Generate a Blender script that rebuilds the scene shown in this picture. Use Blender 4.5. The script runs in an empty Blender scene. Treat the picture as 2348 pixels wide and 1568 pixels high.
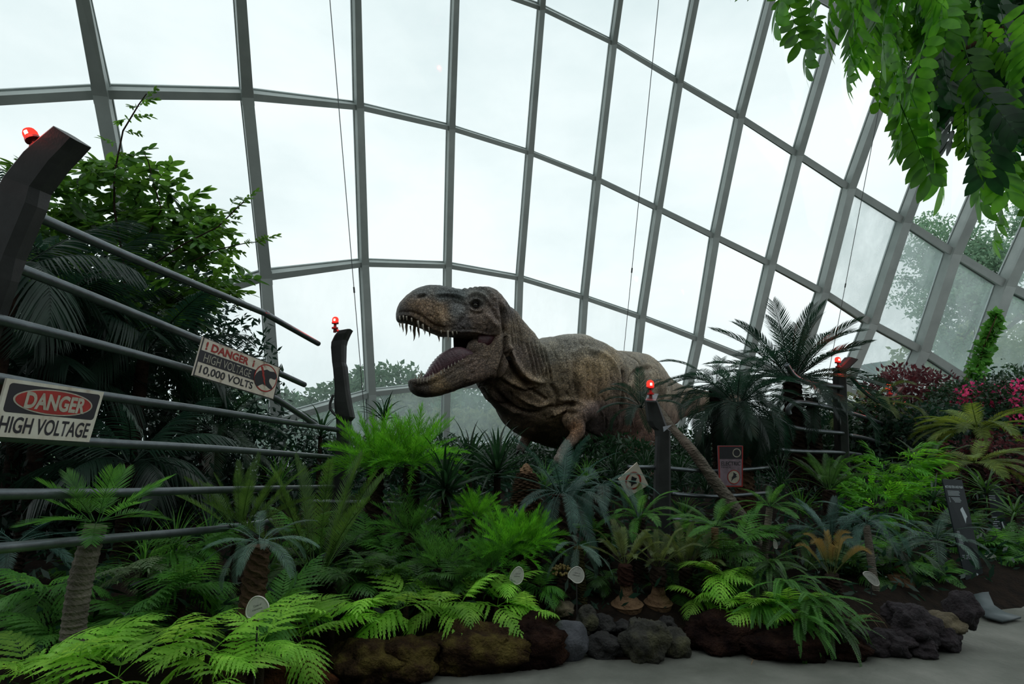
import bpy, bmesh, math, random
import numpy as np
from mathutils import Vector, Matrix, noise
from mathutils.bvhtree import BVHTree

random.seed(7); np.random.seed(7)
SC = bpy.context.scene
COL = SC.collection
R = math.radians

# ------------------------------------------------------------------ camera
PITCH = R(10.0)
CAMZ = 1.6
cam_d = bpy.data.cameras.new('camera'); cam_d.lens = 20.0; cam_d.sensor_width = 36.0
cam_d.clip_start = 0.05; cam_d.clip_end = 600
cam = bpy.data.objects.new('camera', cam_d); COL.objects.link(cam)
cam.location = (0, 0, CAMZ); cam.rotation_euler = (R(90) + PITCH, 0, 0)
SC.camera = cam

# ------------------------------------------------------------------ sky (bright even overcast)
wd = bpy.data.worlds.new('world'); SC.world = wd; wd.use_nodes = True
wn, wl = wd.node_tree.nodes, wd.node_tree.links
wn.clear()
w_out = wn.new('ShaderNodeOutputWorld'); w_bg = wn.new('ShaderNodeBackground')
w_tc = wn.new('ShaderNodeTexCoord'); w_mp = wn.new('ShaderNodeMapping'); w_mp.inputs['Scale'].default_value = (1.0, 1.0, 2.2)
w_no = wn.new('ShaderNodeTexNoise'); w_no.inputs['Scale'].default_value = 1.7; w_no.inputs['Detail'].default_value = 7
w_no.inputs['Roughness'].default_value = 0.55
w_rp = wn.new('ShaderNodeValToRGB')
w_rp.color_ramp.elements[0].position = 0.36; w_rp.color_ramp.elements[0].color = (0.68, 0.78, 0.80, 1)
w_rp.color_ramp.elements[1].position = 0.64; w_rp.color_ramp.elements[1].color = (0.90, 0.965, 0.975, 1)
wl.new(w_tc.outputs['Generated'], w_mp.inputs['Vector']); wl.new(w_mp.outputs['Vector'], w_no.inputs['Vector'])
wl.new(w_no.outputs['Fac'], w_rp.inputs['Fac']); wl.new(w_rp.outputs['Color'], w_bg.inputs['Color'])
wl.new(w_bg.outputs['Background'], w_out.inputs['Surface'])
w_bg.inputs['Strength'].default_value = 1.18

SC.view_settings.view_transform = 'Standard'; SC.view_settings.look = 'None'
SC.view_settings.gamma = 1.0; SC.view_settings.use_curve_mapping = False
SC.view_settings.exposure = 0.0
SC.cycles.max_bounces = 8; SC.cycles.transparent_max_bounces = 24
SC.cycles.caustics_reflective = False; SC.cycles.caustics_refractive = False

# ------------------------------------------------------------------ measuring: pixel + distance -> point of the place
F = 20.0 / 36.0 * 2348.0
CX, CY = 1174.0, 784.0
def P(px, py, d):
    x = (px - CX) / F * d; u = (CY - py) / F * d
    return Vector((x, d * math.cos(PITCH) - u * math.sin(PITCH), CAMZ + d * math.sin(PITCH) + u * math.cos(PITCH)))
def on_floor(px, py, z=0.0):
    v = P(px, py, 1.0) - Vector((0, 0, CAMZ)); k = (z - CAMZ) / v.z
    return Vector((v.x * k, v.y * k, z))
def lerp(a, b, t): return a + (b - a) * t
def sstep(t): t = max(0.0, min(1.0, t)); return t * t * (3 - 2 * t)

EDGE_PX = [(-500, 2050), (100, 1800), (500, 1650), (700, 1596), (950, 1562), (1150, 1545), (1300, 1532), (1450, 1520), (1560, 1504), (1620, 1497),
           (1800, 1512), (1950, 1512), (2060, 1492), (2170, 1468), (2230, 1446), (2348, 1412), (2600, 1380), (3000, 1350)]
EDGE = [on_floor(*p) for p in EDGE_PX]
_ex = np.array([e.x for e in EDGE]); _ey = np.array([e.y for e in EDGE])
def ground_h(x, y):
    s = y - float(np.interp(x, _ex, _ey))
    if s <= 0: return 0.0
    h = 0.17 * sstep((s - .12) / 0.55) + 0.135 * max(0, min(s - 0.35, 4.3))
    h += 1.25 * sstep((x - 5.5) / 8) * sstep((y - 8) / 8)
    h += 0.035 * noise.noise(Vector((x * 1.3, y * 1.3, 0)))
    return h

# ------------------------------------------------------------------ object helpers
def tag(o, label=None, cat=None, group=None, kind=None):
    if label: o['label'] = label
    if cat: o['category'] = cat
    if group: o['group'] = group
    if kind: o['kind'] = kind
    return o
def empty(name, loc=(0, 0, 0), label=None, cat=None, group=None, kind=None, parent=None):
    o = bpy.data.objects.new(name, None); COL.objects.link(o); o.location = loc
    o.empty_display_size = 0.1
    if parent: o.parent = parent
    return tag(o, label, cat, group, kind)
def link(name, me, parent=None, mat=None, loc=None, label=None, kind=None):
    o = bpy.data.objects.new(name, me); COL.objects.link(o)
    if parent is not None:
        o.parent = parent
    if loc is not None: o.location = loc
    if mat is not None and len(me.materials) == 0: me.materials.append(mat)
    if label: o['label'] = label
    if kind: o['kind'] = kind
    return o
def put(name, me, parent, mat=None, label=None, kind=None):
    """mesh given in world coordinates, parented to a thing standing at parent.location"""
    o = link(name, me, parent, mat, label=label, kind=kind)
    if parent is not None: o.location = -Vector(parent.location)
    return o

class MB:
    def __init__(s): s.v = []; s.f = []
    def add(s, vs, fs):
        b = len(s.v); s.v.extend([tuple(v) for v in vs]); s.f.extend([tuple(i + b for i in f) for f in fs]); return s
    def quadbox(s, c):     # 8 corners: bottom 4 then top 4
        return s.add(c, [(0, 3, 2, 1), (4, 5, 6, 7), (0, 1, 5, 4), (1, 2, 6, 5), (2, 3, 7, 6), (3, 0, 4, 7)])
    def box(s, c, sx, sy, sz, m=None):
        vs = [Vector((x * sx / 2, y * sy / 2, z * sz / 2)) for z in (-1, 1) for x, y in ((-1, -1), (1, -1), (1, 1), (-1, 1))]
        if m is not None: vs = [m @ v for v in vs]
        return s.quadbox([v + Vector(c) for v in vs])
    def tube(s, pts, rad, n=8, cap=True, squash=1.0):
        pts = [Vector(p) for p in pts]; k = len(pts)
        rr = rad if hasattr(rad, '__len__') else [rad] * k
        up = None; rings = []
        for i in range(k):
            t = (pts[min(i + 1, k - 1)] - pts[max(i - 1, 0)]).normalized()
            if up is None:
                a = Vector((0, 0, 1)) if abs(t.z) < 0.9 else Vector((1, 0, 0))
                up = (a - t * a.dot(t)).normalized()
            else: up = (up - t * up.dot(t)).normalized()
            sd = t.cross(up)
            rings.append([pts[i] + (up * math.cos(2 * math.pi * j / n) + sd * math.sin(2 * math.pi * j / n) * squash) * rr[i] for j in range(n)])
        vs = [v for r in rings for v in r]
        fs = [(i * n + j, i * n + (j + 1) % n, (i + 1) * n + (j + 1) % n, (i + 1) * n + j) for i in range(k - 1) for j in range(n)]
        if cap: fs += [tuple(range(n - 1, -1, -1)), tuple((k - 1) * n + j for j in range(n))]
        return s.add(vs, fs)
    def mesh(s, name, mat=None, smooth=False):
        me = bpy.data.meshes.new(name); me.from_pydata(s.v, [], s.f); me.update()
        if smooth: me.polygons.foreach_set('use_smooth', [True] * len(me.polygons))
        if mat: me.materials.append(mat)
        return me

def np_mesh(name, verts, faces, mat=None, smooth=False):
    """verts (n,3); faces (m,3) or (m,4) arrays (or list of both)"""
    me = bpy.data.meshes.new(name)
    fl = faces if isinstance(faces, list) else [faces]
    fl = [f for f in fl if len(f)]
    me.vertices.add(len(verts)); me.vertices.foreach_set('co', np.asarray(verts, dtype=np.float32).ravel())
    loops = np.concatenate([np.asarray(f, dtype=np.int32).ravel() for f in fl])
    tot = np.concatenate([np.full(len(f), f.shape[1], dtype=np.int32) for f in fl])
    st = np.concatenate([[0], np.cumsum(tot)[:-1]]).astype(np.int32)
    me.loops.add(len(loops)); me.loops.foreach_set('vertex_index', loops)
    me.polygons.add(len(tot)); me.polygons.foreach_set('loop_start', st)
    try: me.polygons.foreach_set('loop_total', tot)
    except Exception: pass
    if smooth: me.polygons.foreach_set('use_smooth', np.ones(len(tot), dtype=bool))
    me.update(calc_edges=True); me.validate()
    if mat: me.materials.append(mat)
    return me

# ------------------------------------------------------------------ materials
MATS = {}
def new_mat(name):
    m = bpy.data.materials.new(name); m.use_nodes = True
    nt = m.node_tree; nt.nodes.clear()
    out = nt.nodes.new('ShaderNodeOutputMaterial')
    return m, nt, out
def noise_ramp(nt, scale, cols, detail=5, rough=0.6, lo=0.3, hi=0.7, coord='Object', dist=0.0, stretch=None):
    tc = nt.nodes.new('ShaderNodeTexCoord'); n = nt.nodes.new('ShaderNodeTexNoise')
    n.inputs['Scale'].default_value = scale; n.inputs['Detail'].default_value = detail; n.inputs['Roughness'].default_value = rough
    n.inputs['Distortion'].default_value = dist
    if stretch:
        mp = nt.nodes.new('ShaderNodeMapping'); mp.inputs['Scale'].default_value = stretch
        nt.links.new(tc.outputs[coord], mp.inputs['Vector']); nt.links.new(mp.outputs['Vector'], n.inputs['Vector'])
    else: nt.links.new(tc.outputs[coord], n.inputs['Vector'])
    r = nt.nodes.new('ShaderNodeValToRGB'); els = r.color_ramp.elements
    els[0].position = lo; els[1].position = hi
    for i in range(len(cols) - 2): els.new(lerp(lo, hi, (i + 1) / (len(cols) - 1)))
    for e, c in zip(els, cols): e.color = (*c, 1)
    nt.links.new(n.outputs['Fac'], r.inputs['Fac'])
    return r, n, tc
def solid(name, cols, scale=6, rough=0.7, metal=0.0, bump=0.0, bscale=None, spec=0.4, lo=0.3, hi=0.7, stretch=None, bdist=0.02):
    if name in MATS: return MATS[name]
    m, nt, out = new_mat(name)
    b = nt.nodes.new('ShaderNodeBsdfPrincipled'); b.inputs['Roughness'].default_value = rough; b.inputs['Metallic'].default_value = metal
    b.inputs['Specular IOR Level'].default_value = spec
    r, n, tc = noise_ramp(nt, scale, cols, lo=lo, hi=hi, stretch=stretch)
    nt.links.new(r.outputs['Color'], b.inputs['Base Color'])
    if bump:
        n2 = nt.nodes.new('ShaderNodeTexNoise'); n2.inputs['Scale'].default_value = bscale or scale * 4; n2.inputs['Detail'].default_value = 6
        nt.links.new(tc.outputs['Object'], n2.inputs['Vector'])
        bp = nt.nodes.new('ShaderNodeBump'); bp.inputs['Strength'].default_value = bump; bp.inputs['Distance'].default_value = bdist
        nt.links.new(n2.outputs['Fac'], bp.inputs['Height']); nt.links.new(bp.outputs['Normal'], b.inputs['Normal'])
    nt.links.new(b.outputs['BSDF'], out.inputs['Surface'])
    MATS[name] = m; return m
def leaf_mat(name, dark, light, trans=0.35, rough=0.45, spec=0.35, tip=None):
    """leaf: colour varies from frond to frond and along the blade; thin, so part of the light comes through"""
    if name in MATS: return MATS[name]
    m, nt, out = new_mat(name)
    b = nt.nodes.new('ShaderNodeBsdfPrincipled'); b.inputs['Roughness'].default_value = rough; b.inputs['Specular IOR Level'].default_value = spec
    r, n, tc = noise_ramp(nt, 3.0, [dark, light], lo=0.35, hi=0.65, detail=3)
    oi = nt.nodes.new('ShaderNodeObjectInfo')
    hs = nt.nodes.new('ShaderNodeHueSaturation'); mr = nt.nodes.new('ShaderNodeMapRange')
    mr.inputs['To Min'].default_value = 0.60; mr.inputs['To Max'].default_value = 1.35
    nt.links.new(oi.outputs['Random'], mr.inputs['Value']); nt.links.new(mr.outputs['Result'], hs.inputs['Value'])
    nt.links.new(r.outputs['Color'], hs.inputs['Color'])
    col = hs.outputs['Color']
    if tip:                                    # dry or young tips: colour belongs to the far end of the frond (local x)
        sx = nt.nodes.new('ShaderNodeSeparateXYZ'); nt.links.new(tc.outputs['Object'], sx.inputs['Vector'])
        m2 = nt.nodes.new('ShaderNodeMapRange'); m2.inputs['From Min'].default_value = 0.3; m2.inputs['From Max'].default_value = 0.75
        nt.links.new(sx.outputs['X'], m2.inputs['Value'])
        mx = nt.nodes.new('ShaderNodeMix'); mx.data_type = 'RGBA'; mx.inputs['B'].default_value = (*tip, 1)
        nt.links.new(m2.outputs['Result'], mx.inputs['Factor']); nt.links.new(col, mx.inputs['A']); col = mx.outputs['Result']
    nt.links.new(col, b.inputs['Base Color'])
    t = nt.nodes.new('ShaderNodeBsdfTranslucent')
    h2 = nt.nodes.new('ShaderNodeHueSaturation'); h2.inputs['Value'].default_value = 1.9; h2.inputs['Hue'].default_value = 0.485
    nt.links.new(col, h2.inputs['Color']); nt.links.new(h2.outputs['Color'], t.inputs['Color'])
    mx = nt.nodes.new('ShaderNodeMixShader'); mx.inputs['Fac'].default_value = trans
    nt.links.new(b.outputs['BSDF'], mx.inputs[1]); nt.links.new(t.outputs['BSDF'], mx.inputs[2])
    nt.links.new(mx.outputs['Shader'], out.inputs['Surface'])
    MATS[name] = m; return m
def plain(name, col, rough=0.6, metal=0.0, spec=0.4):
    if name in MATS: return MATS[name]
    m, nt, out = new_mat(name); b = nt.nodes.new('ShaderNodeBsdfPrincipled')
    b.inputs['Base Color'].default_value = (*col, 1); b.inputs['Roughness'].default_value = rough; b.inputs['Metallic'].default_value = metal
    b.inputs['Specular IOR Level'].default_value = spec
    nt.links.new(b.outputs['BSDF'], out.inputs['Surface']); MATS[name] = m; return m
def emit(name, col, strength):
    if name in MATS: return MATS[name]
    m, nt, out = new_mat(name); b = nt.nodes.new('ShaderNodeEmission')
    b.inputs['Color'].default_value = (*col, 1); b.inputs['Strength'].default_value = strength
    nt.links.new(b.outputs['Emission'], out.inputs['Surface']); MATS[name] = m; return m
# ================================================================== floor, planting bed, outside ground
m_path = solid('path_concrete', [(0.070, 0.075, 0.062), (0.13, 0.135, 0.116), (0.21, 0.21, 0.185)], scale=1.1, rough=0.82, bump=0.5, bscale=30, lo=0.3, hi=0.72, spec=0.25)
m_soil = solid('soil', [(0.006, 0.005, 0.004), (0.02, 0.013, 0.009)], scale=9, rough=1.0, bump=0.8, bscale=40, spec=0.1)
m_lawn = solid('outside_lawn', [(0.03, 0.07, 0.02), (0.08, 0.14, 0.04)], scale=0.6, rough=1.0, spec=0.1)
mb = MB()
xs = np.linspace(-14, 22, 46); ys = np.linspace(-12, 10, 30)
vs = [(x, y, 0.006 * noise.noise(Vector((x * 2, y * 2, 3)))) for y in ys for x in xs]; n = len(xs)
mb.add(vs, [(j * n + i, j * n + i + 1, (j + 1) * n + i + 1, (j + 1) * n + i) for j in range(len(ys) - 1) for i in range(n - 1)])
tag(link('floor', mb.mesh('floor', m_path)), kind='structure')
mb = MB()
xs = np.linspace(-13, 20, 133); ys = np.linspace(2.2, 22, 100); n = len(xs)
vs = []
for y in ys:
    for x in xs:
        h = ground_h(x, y); vs.append((x, y, h - 0.05 if h <= 0.0 else h))
mb.add(vs, [(j * n + i, j * n + i + 1, (j + 1) * n + i + 1, (j + 1) * n + i) for j in range(len(ys) - 1) for i in range(n - 1)])
tag(link('ground', mb.mesh('ground', m_soil, True)), kind='structure')
mb = MB(); mb.add([(-180, 11, -0.4), (180, 11, -0.4), (180, 300, 0.6), (-180, 300, 0.6)], [(0, 1, 2, 3)])
tag(link('ground_outside', mb.mesh('ground_outside', m_lawn)), kind='structure')

# ================================================================== glass shell
RIBS = {  # pixel at each row: rows -2..4 (None: carried on from neighbours)
 'Y': [(-420, -560), (-480, -180), (-420, 215), (-330, 760), (-280, 1120), (-280, 1200)],
 'Z': [(-120, -560), (-130, -160), (-80, 226), (40, 820), (80, 1110), (90, 1200)],
 'A': [(140, -560), (160, -155), (236, 208), (330, 712), (372, 1040), (385, 1130)],
 'B': [(525, -540), (538, -150), (565, 214), (608, 628), (632, 962), (640, 1075)],
 'C': [(800, -500), (812, -115), (820, 242), (832, 601), (848, 900), (853, 1042)],
 'D': [(1050, -420), (1044, -55), (1032, 292), (1025, 607), (1022, 881), (1018, 1026)],
 'E': [(1262, -330), (1240, 16), (1213, 349), (1190, 636), (1181, 884), (1178, 1018)],
 'F': [(1450, -235), (1404, 97), (1367, 410), (1338, 681), (1322, 910), (1315, 1022)],
 'G': [(1617, -140), (1554, 186), (1506, 477), (1468, 726), (1445, 930), (1436, 1018)],
 'H': [(1778, -60), (1693, 267), (1636, 541), (1598, 776), (1560, 948), (1548, 1012)],
 'I': [(1922, 20), (1825, 352), (1762, 603), (1712, 822), (1672, 960), (1660, 1004)],
 'J': [(2062, 90), (1942, 428), (1881, 667), (1818, 864), (1780, 964), (1770, 990)],
 'K': [(2195, 165), (2067, 505), (1990, 738), (1925, 893), (1900, 950), (1896, 968)],
 'L': [(2318, 250), (2178, 577), (2105, 800), (2055, 912), (2050, 922), (2046, 930)],
 'M': [(2440, 330), (2296, 650), (2216, 872), (2206, 893), (2200, 902), (2196, 908)],
 'N': [(2580, 420), (2420, 712), (2350, 866), (2346, 874), (2342, 880), (2340, 886)],
 'O': [(2760, 480), (2590, 770), (2520, 836), (2516, 844), (2512, 850), (2510, 858)],
}
KEYS = list(RIBS)
WPX = dict(Y=55, Z=50, A=44, B=36, C=26, D=22, E=20, F=20, G=22, H=24, I=27, J=30, K=33, L=37, M=41, N=46, O=46)
def wall_d(px, py):
    b = float(np.interp(px, [-500, -200, 600, 1000, 1500, 2000, 2600], [11, 11.5, 13.5, 16, 18, 19, 19]))
    t = (1000 - py) / 1000.0
    return b * (1 - 0.27 * max(t, 0) ** 1.6)
NODE = {(k, j): P(*RIBS[k][j], wall_d(*RIBS[k][j])) for k in KEYS for j in range(6)}
m_steel = solid('shell_steel', [(0.30, 0.335, 0.32), (0.38, 0.42, 0.40)], scale=2, rough=0.5, spec=0.4)
m_cap = solid('shell_cap', [(0.34, 0.38, 0.37), (0.44, 0.48, 0.47)], scale=3, rough=0.45)
def glass(name, haze):
    m, nt, out = new_mat(name)
    tr = nt.nodes.new('ShaderNodeBsdfTransparent'); tr.inputs['Color'].default_value = (0.985, 1.0, 0.997, 1)
    df = nt.nodes.new('ShaderNodeBsdfTranslucent'); df.inputs['Color'].default_value = (0.66, 0.76, 0.75, 1)
    d2 = nt.nodes.new('ShaderNodeBsdfDiffuse'); d2.inputs['Color'].default_value = (0.6, 0.7, 0.7, 1)
    a = nt.nodes.new('ShaderNodeMixShader'); a.inputs['Fac'].default_value = 0.3
    nt.links.new(df.outputs[0], a.inputs[1]); nt.links.new(d2.outputs[0], a.inputs[2])
    r, n, tc = noise_ramp(nt, 1.3, [(haze * 0.55,) * 3, (haze,) * 3], lo=0.35, hi=0.7, detail=6, stretch=(1, 1, 0.35))
    mx = nt.nodes.new('ShaderNodeMixShader')
    nt.links.new(r.outputs['Color'], mx.inputs['Fac']); nt.links.new(tr.outputs[0], mx.inputs[1]); nt.links.new(a.outputs[0], mx.inputs[2])
    gl = nt.nodes.new('ShaderNodeBsdfGlossy'); gl.inputs['Roughness'].default_value = 0.03
    m3 = nt.nodes.new('ShaderNodeMixShader'); m3.inputs['Fac'].default_value = 0.03
    nt.links.new(mx.outputs[0], m3.inputs[1]); nt.links.new(gl.outputs[0], m3.inputs[2]); nt.links.new(m3.outputs[0], out.inputs['Surface'])
    return m
m_glass = glass('clear_glass', 0.012); m_fog = glass('misted_glass', 0.34); m_fog1 = glass('faintly_misted_glass', 0.09); m_fog2 = glass('hazy_glass', 0.42)
def nrm(k, j):
    i = KEYS.index(k)
    a = NODE[(KEYS[min(i + 1, len(KEYS) - 1)], j)] - NODE[(KEYS[max(i - 1, 0)], j)]
    b = NODE[(k, max(j - 1, 0))] - NODE[(k, min(j + 1, 3 if j < 4 else 5))]
    n = a.cross(b).normalized()
    if n.dot(NODE[(k, j)] - Vector((0, 0, 1.6))) > 0: n = -n
    return n                                        # points inwards
def beam(mb, p, q, n1, n2, w1, w2, dep1, dep2, off=0.0):
    t = (q - p).normalized(); c = []
    for (o, n_, w, dp) in ((p, n1, w1, dep1), (q, n2, w2, dep2)):
        s = t.cross(n_).normalized(); c += [o + n_ * off - s * w / 2, o + n_ * off + s * w / 2, o + n_ * (off + dp) + s * w / 2, o + n_ * (off + dp) - s * w / 2]
    mb.quadbox(c)
def thin(p, n_):          # members are slimmer where the shell is seen at a slant, as their deep sides then show too
    v = (p - Vector((0, 0, CAMZ))).normalized(); c = abs(v.dot(n_)); return 1.0 / (c * .95 + 1.15 * math.sqrt(max(0, 1 - c * c)))
wall = empty('wall_glass_shell', (0, 16, 0.4), kind='structure')
for k in KEYS:
    for j in range(5):
        p, q = NODE[(k, j)], NODE[(k, j + 1)]
        if (p - q).length < 0.45: continue
        w1, w2 = WPX[k] * wall_d(*RIBS[k][j]) / F, WPX[k] * wall_d(*RIBS[k][j + 1]) / F
        mb = MB(); n1, n2 = nrm(k, j), nrm(k, j + 1)
        f1, f2 = thin(p, n1), thin(q, n2)
        beam(mb, p, q, n1, n2, w1 * .86 * f1, w2 * .86 * f2, w1 * 1.0 * f1, w2 * 1.0 * f2)
        put('rib', mb.mesh('rib', m_steel), wall)
        mb = MB(); beam(mb, p, q, n1, n2, w1 * 1.0 * f1, w2 * 1.0 * f2, 0.05, 0.05, off=-0.07)
        put('rib_cap', mb.mesh('rib_cap', m_cap), wall)
for j in range(0, 6):
    for a, b in zip(KEYS[:-1], KEYS[1:]):
        p, q = NODE[(a, j)], NODE[(b, j)]
        if j in (3, 4) and (NODE[(a, j)] - NODE[(a, j - 1)]).length < 0.45 and (NODE[(b, j)] - NODE[(b, j - 1)]).length < 0.45: continue
        wa, wb = (0.80 * WPX[a] * wall_d(*RIBS[a][j]) / F, 0.80 * WPX[b] * wall_d(*RIBS[b][j]) / F)
        mb = MB(); n1, n2 = nrm(a, j), nrm(b, j); wa *= thin(p, n1) * 1.05; wb *= thin(q, n2) * 1.05
        if j == 5: beam(mb, p, q, n1, n2, 0.18, 0.18, 0.42, 0.42, off=-0.1)
        else: beam(mb, p, q, n1, n2, wa * .72, wb * .72, wa * .95, wb * .95, off=0.0)
        put('sill' if j == 5 else 'crossbar', mb.mesh('crossbar', m_steel if j < 5 else m_cap), wall)
        if j < 5:
            mb = MB(); beam(mb, p, q, n1, n2, wa * 0.98, wb * .98, 0.05, 0.05, off=-0.075)
            put('crossbar_cap', mb.mesh('crossbar_cap', m_cap), wall)
# node collars where ribs and crossbars meet
for k in KEYS:
    for j in range(0, 4):
        n_ = nrm(k, j); p = NODE[(k, j)]; w = WPX[k] * wall_d(*RIBS[k][j]) / F * thin(NODE[(k, j)], nrm(k, j))
        t = (NODE[(k, max(j - 1, 0))] - NODE[(k, j + 1)]).normalized(); s = t.cross(n_).normalized(); t = n_.cross(s)
        mb = MB(); hw = w * .46; hl = w * .62
        c = [p + s * a * hw + t * b * hl + n_ * o for o in (-.03, w * .97) for a, b in ((-1, -1), (1, -1), (1, 1), (-1, 1))]
        mb.quadbox(c); put('collar', mb.mesh('collar', m_steel), wall)
for a, b in zip(KEYS[:-1], KEYS[1:]):
    for j in range(5):
        c = [NODE[(a, j)], NODE[(b, j)], NODE[(b, j + 1)], NODE[(a, j + 1)]]
        if (c[0] - c[3]).length < 0.45 and (c[1] - c[2]).length < 0.45: continue
        n_ = nrm(a, j); cy = (RIBS[a][j + 1][1] + RIBS[b][j][1]) / 2; cx = RIBS[a][j][0]
        mb = MB(); mb.quadbox([v - n_ * 0.035 for v in c] + [v - n_ * 0.015 for v in c])
        m = m_fog if (j >= 4 and cx < 1400) else (m_fog1 if (j == 3 and cx < 1400) else (m_fog2 if cx > 1930 and cy > 520 else m_glass))
        put('pane', mb.mesh('pane', m), wall)
# low plinth wall under the sill
m_pl = solid('plinth', [(0.22, 0.24, 0.23), (0.32, 0.34, 0.33)], scale=4, rough=0.7)
for a, b in zip(KEYS[:-1], KEYS[1:]):
    p, q = NODE[(a, 5)], NODE[(b, 5)]; mb = MB()
    n_ = Vector((q.y - p.y, -(q.x - p.x), 0)).normalized()
    if n_.y > 0: n_ = -n_
    c = [Vector((v.x, v.y, z)) + n_ * o for z, in ((-0.5,),) for v, o in ((p, -.1), (q, -.1), (q, .25), (p, .25))]
    c += [Vector((v.x, v.y, v.z - .06)) + n_ * o for v, o in ((p, -.1), (q, -.1), (q, .25), (p, .25))]
    mb.quadbox(c); put('plinth', mb.mesh('plinth', m_pl), wall)

# thin suspension cables hanging inside the glass
m_cable = plain('cable_steel', (0.10, 0.11, 0.11), 0.5, 0.3)
for (x0, y0, d0, x1, y1, d1, lab) in [(738, -220, 9.5, 832, 905, 12.5, 'thin steel cable hanging between the second and third ribs left of the dinosaur'),
                                 (1536, -260, 10, 1428, 830, 15, 'thin steel cable slanting down to the back of the dinosaur'),
                                 (2070, -40, 12, 1905, 830, 17, 'thin steel cable slanting behind the tall cycad on the right')]:
    a, b = P(x0, y0, d0), P(x1, y1, d1)
    g = Vector((b.x, b.y, ground_h(b.x, b.y))); mb = MB(); mb.tube([a, lerp(a, b, .5), b, b + (b - a) * 0.12], 0.008, 6)
    e = empty('cable', b, lab, 'cable'); put('wire', mb.mesh('wire', m_cable), e)
    mb = MB(); mb.tube([a + (a - b) * 0.001, a + (b - a) * .02], 0.03, 8); put('anchor', mb.mesh('anchor', m_cable), e)
    mb = MB(); c0 = lerp(a, b, .73); mb.tube([c0, c0 + (b - a).normalized() * .12], 0.018, 8); put('turnbuckle', mb.mesh('turnbuckle', m_cable), e)

# unseen dark wall added behind the camera to cut sheen and light from the back
m_back = solid('light_block', [(.07, .08, .07), (.14, .15, .13)], scale=.7, rough=.95)
mb = MB(); mb.box((2, -7.5, 4.0), 46, .6, 9); tag(link('light_block_wall', mb.mesh('light_block_wall', m_back)), kind='structure')
# ================================================================== dinosaur
def Z(x, y): return (880 + .29813 * x, 620 + .29813 * y)
def resamp(st, n):
    """smooth (Catmull-Rom) resampling of station tuples"""
    st = [np.array(s, dtype=float) for s in st]; out = []
    m = len(st) - 1
    for i in range(n):
        t = i / (n - 1) * m; k = min(int(t), m - 1); u = t - k
        p0, p1, p2, p3 = st[max(k - 1, 0)], st[k], st[k + 1], st[min(k + 2, m)]
        out.append(0.5 * ((2 * p1) + (-p0 + p2) * u + (2 * p0 - 5 * p1 + 4 * p2 - p3) * u * u + (-p0 + 3 * p1 - 3 * p2 + p3) * u ** 3))
    return out
def loft(mb, st, n=40, m=40, e=1.0, etop=None, side=None, twist=None):
    """stations (top px, top py, bottom px, bottom py, depth, half width): closed superellipse rings"""
    S = resamp(st, n); top = [P(s[0], s[1], s[4]) for s in S]; bot = [P(s[2], s[3], s[4]) for s in S]
    cen = [(a + b) / 2 for a, b in zip(top, bot)]; vs = []
    for i in range(n):
        t = (cen[min(i + 1, n - 1)] - cen[max(i - 1, 0)])
        w = side if side is not None else Vector((t.y, -t.x, 0)).normalized()
        h = (top[i] - bot[i]) / 2; hw = max(S[i][5], 0.01)
        for j in range(m):
            a = 2 * math.pi * j / m; c, s_ = math.cos(a), math.sin(a); ee = e if s_ < 0 or etop is None else etop
            x = math.copysign(abs(c) ** ee, c); y = math.copysign(abs(s_) ** ee, s_)
            vs.append(cen[i] + w * hw * x + h * y)
    fs = [(i * m + j, i * m + (j + 1) % m, (i + 1) * m + (j + 1) % m, (i + 1) * m + j) for i in range(n - 1) for j in range(m)]
    fs += [tuple(range(m - 1, -1, -1)), tuple((n - 1) * m + j for j in range(m))]
    mb.add(vs, fs); return cen
HA = (P(1150, 760, 9.55) - P(910, 760, 8.9)); HA.z = 0; HA.normalize()      # head axis, tail-wards
HW = Vector((-HA.y, HA.x, 0))                                             # across the head, away from the camera
dm = MB()
SK = [(909, 716, 910, 731, 8.88, .08), (912, 702, 914, 737, 8.90, .17), (920, 690, 922, 739, 8.92, .24), (935, 675, 936, 739, 8.96, .285),
      (955, 662, 956, 746, 9.02, .30), (980, 656, 980, 755, 9.09, .30), (1008, 655, 1008, 768, 9.17, .30), (1035, 663, 1035, 771, 9.24, .31),
      (1063, 666, 1065, 773, 9.32, .34), (1090, 661, 1092, 776, 9.39, .38), (1113, 659, 1118, 779, 9.46, .40), (1136, 674, 1140, 784, 9.53, .38),
      (1155, 692, 1150, 800, 9.60, .34), (1172, 712, 1158, 830, 9.68, .30)]
loft(dm, SK, 56, 48, e=.62, etop=.80, side=HW)
JW = [(937, 874, 939, 884, 8.98, .08), (943, 870, 945, 897, 8.99, .17), (956, 869, 960, 908, 9.02, .225), (974, 866, 986, 911, 9.07, .245),
      (1000, 857, 1018, 905, 9.13, .26), (1028, 841, 1055, 892, 9.21, .285), (1058, 823, 1090, 880, 9.29, .31), (1085, 812, 1120, 868, 9.36, .34),
      (1106, 800, 1142, 846, 9.43, .36), (1122, 780, 1158, 812, 9.48, .36), (1136, 766, 1162, 785, 9.52, .35)]
loft(dm, JW, 44, 40, e=.62, etop=.45, side=HW)
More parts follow.
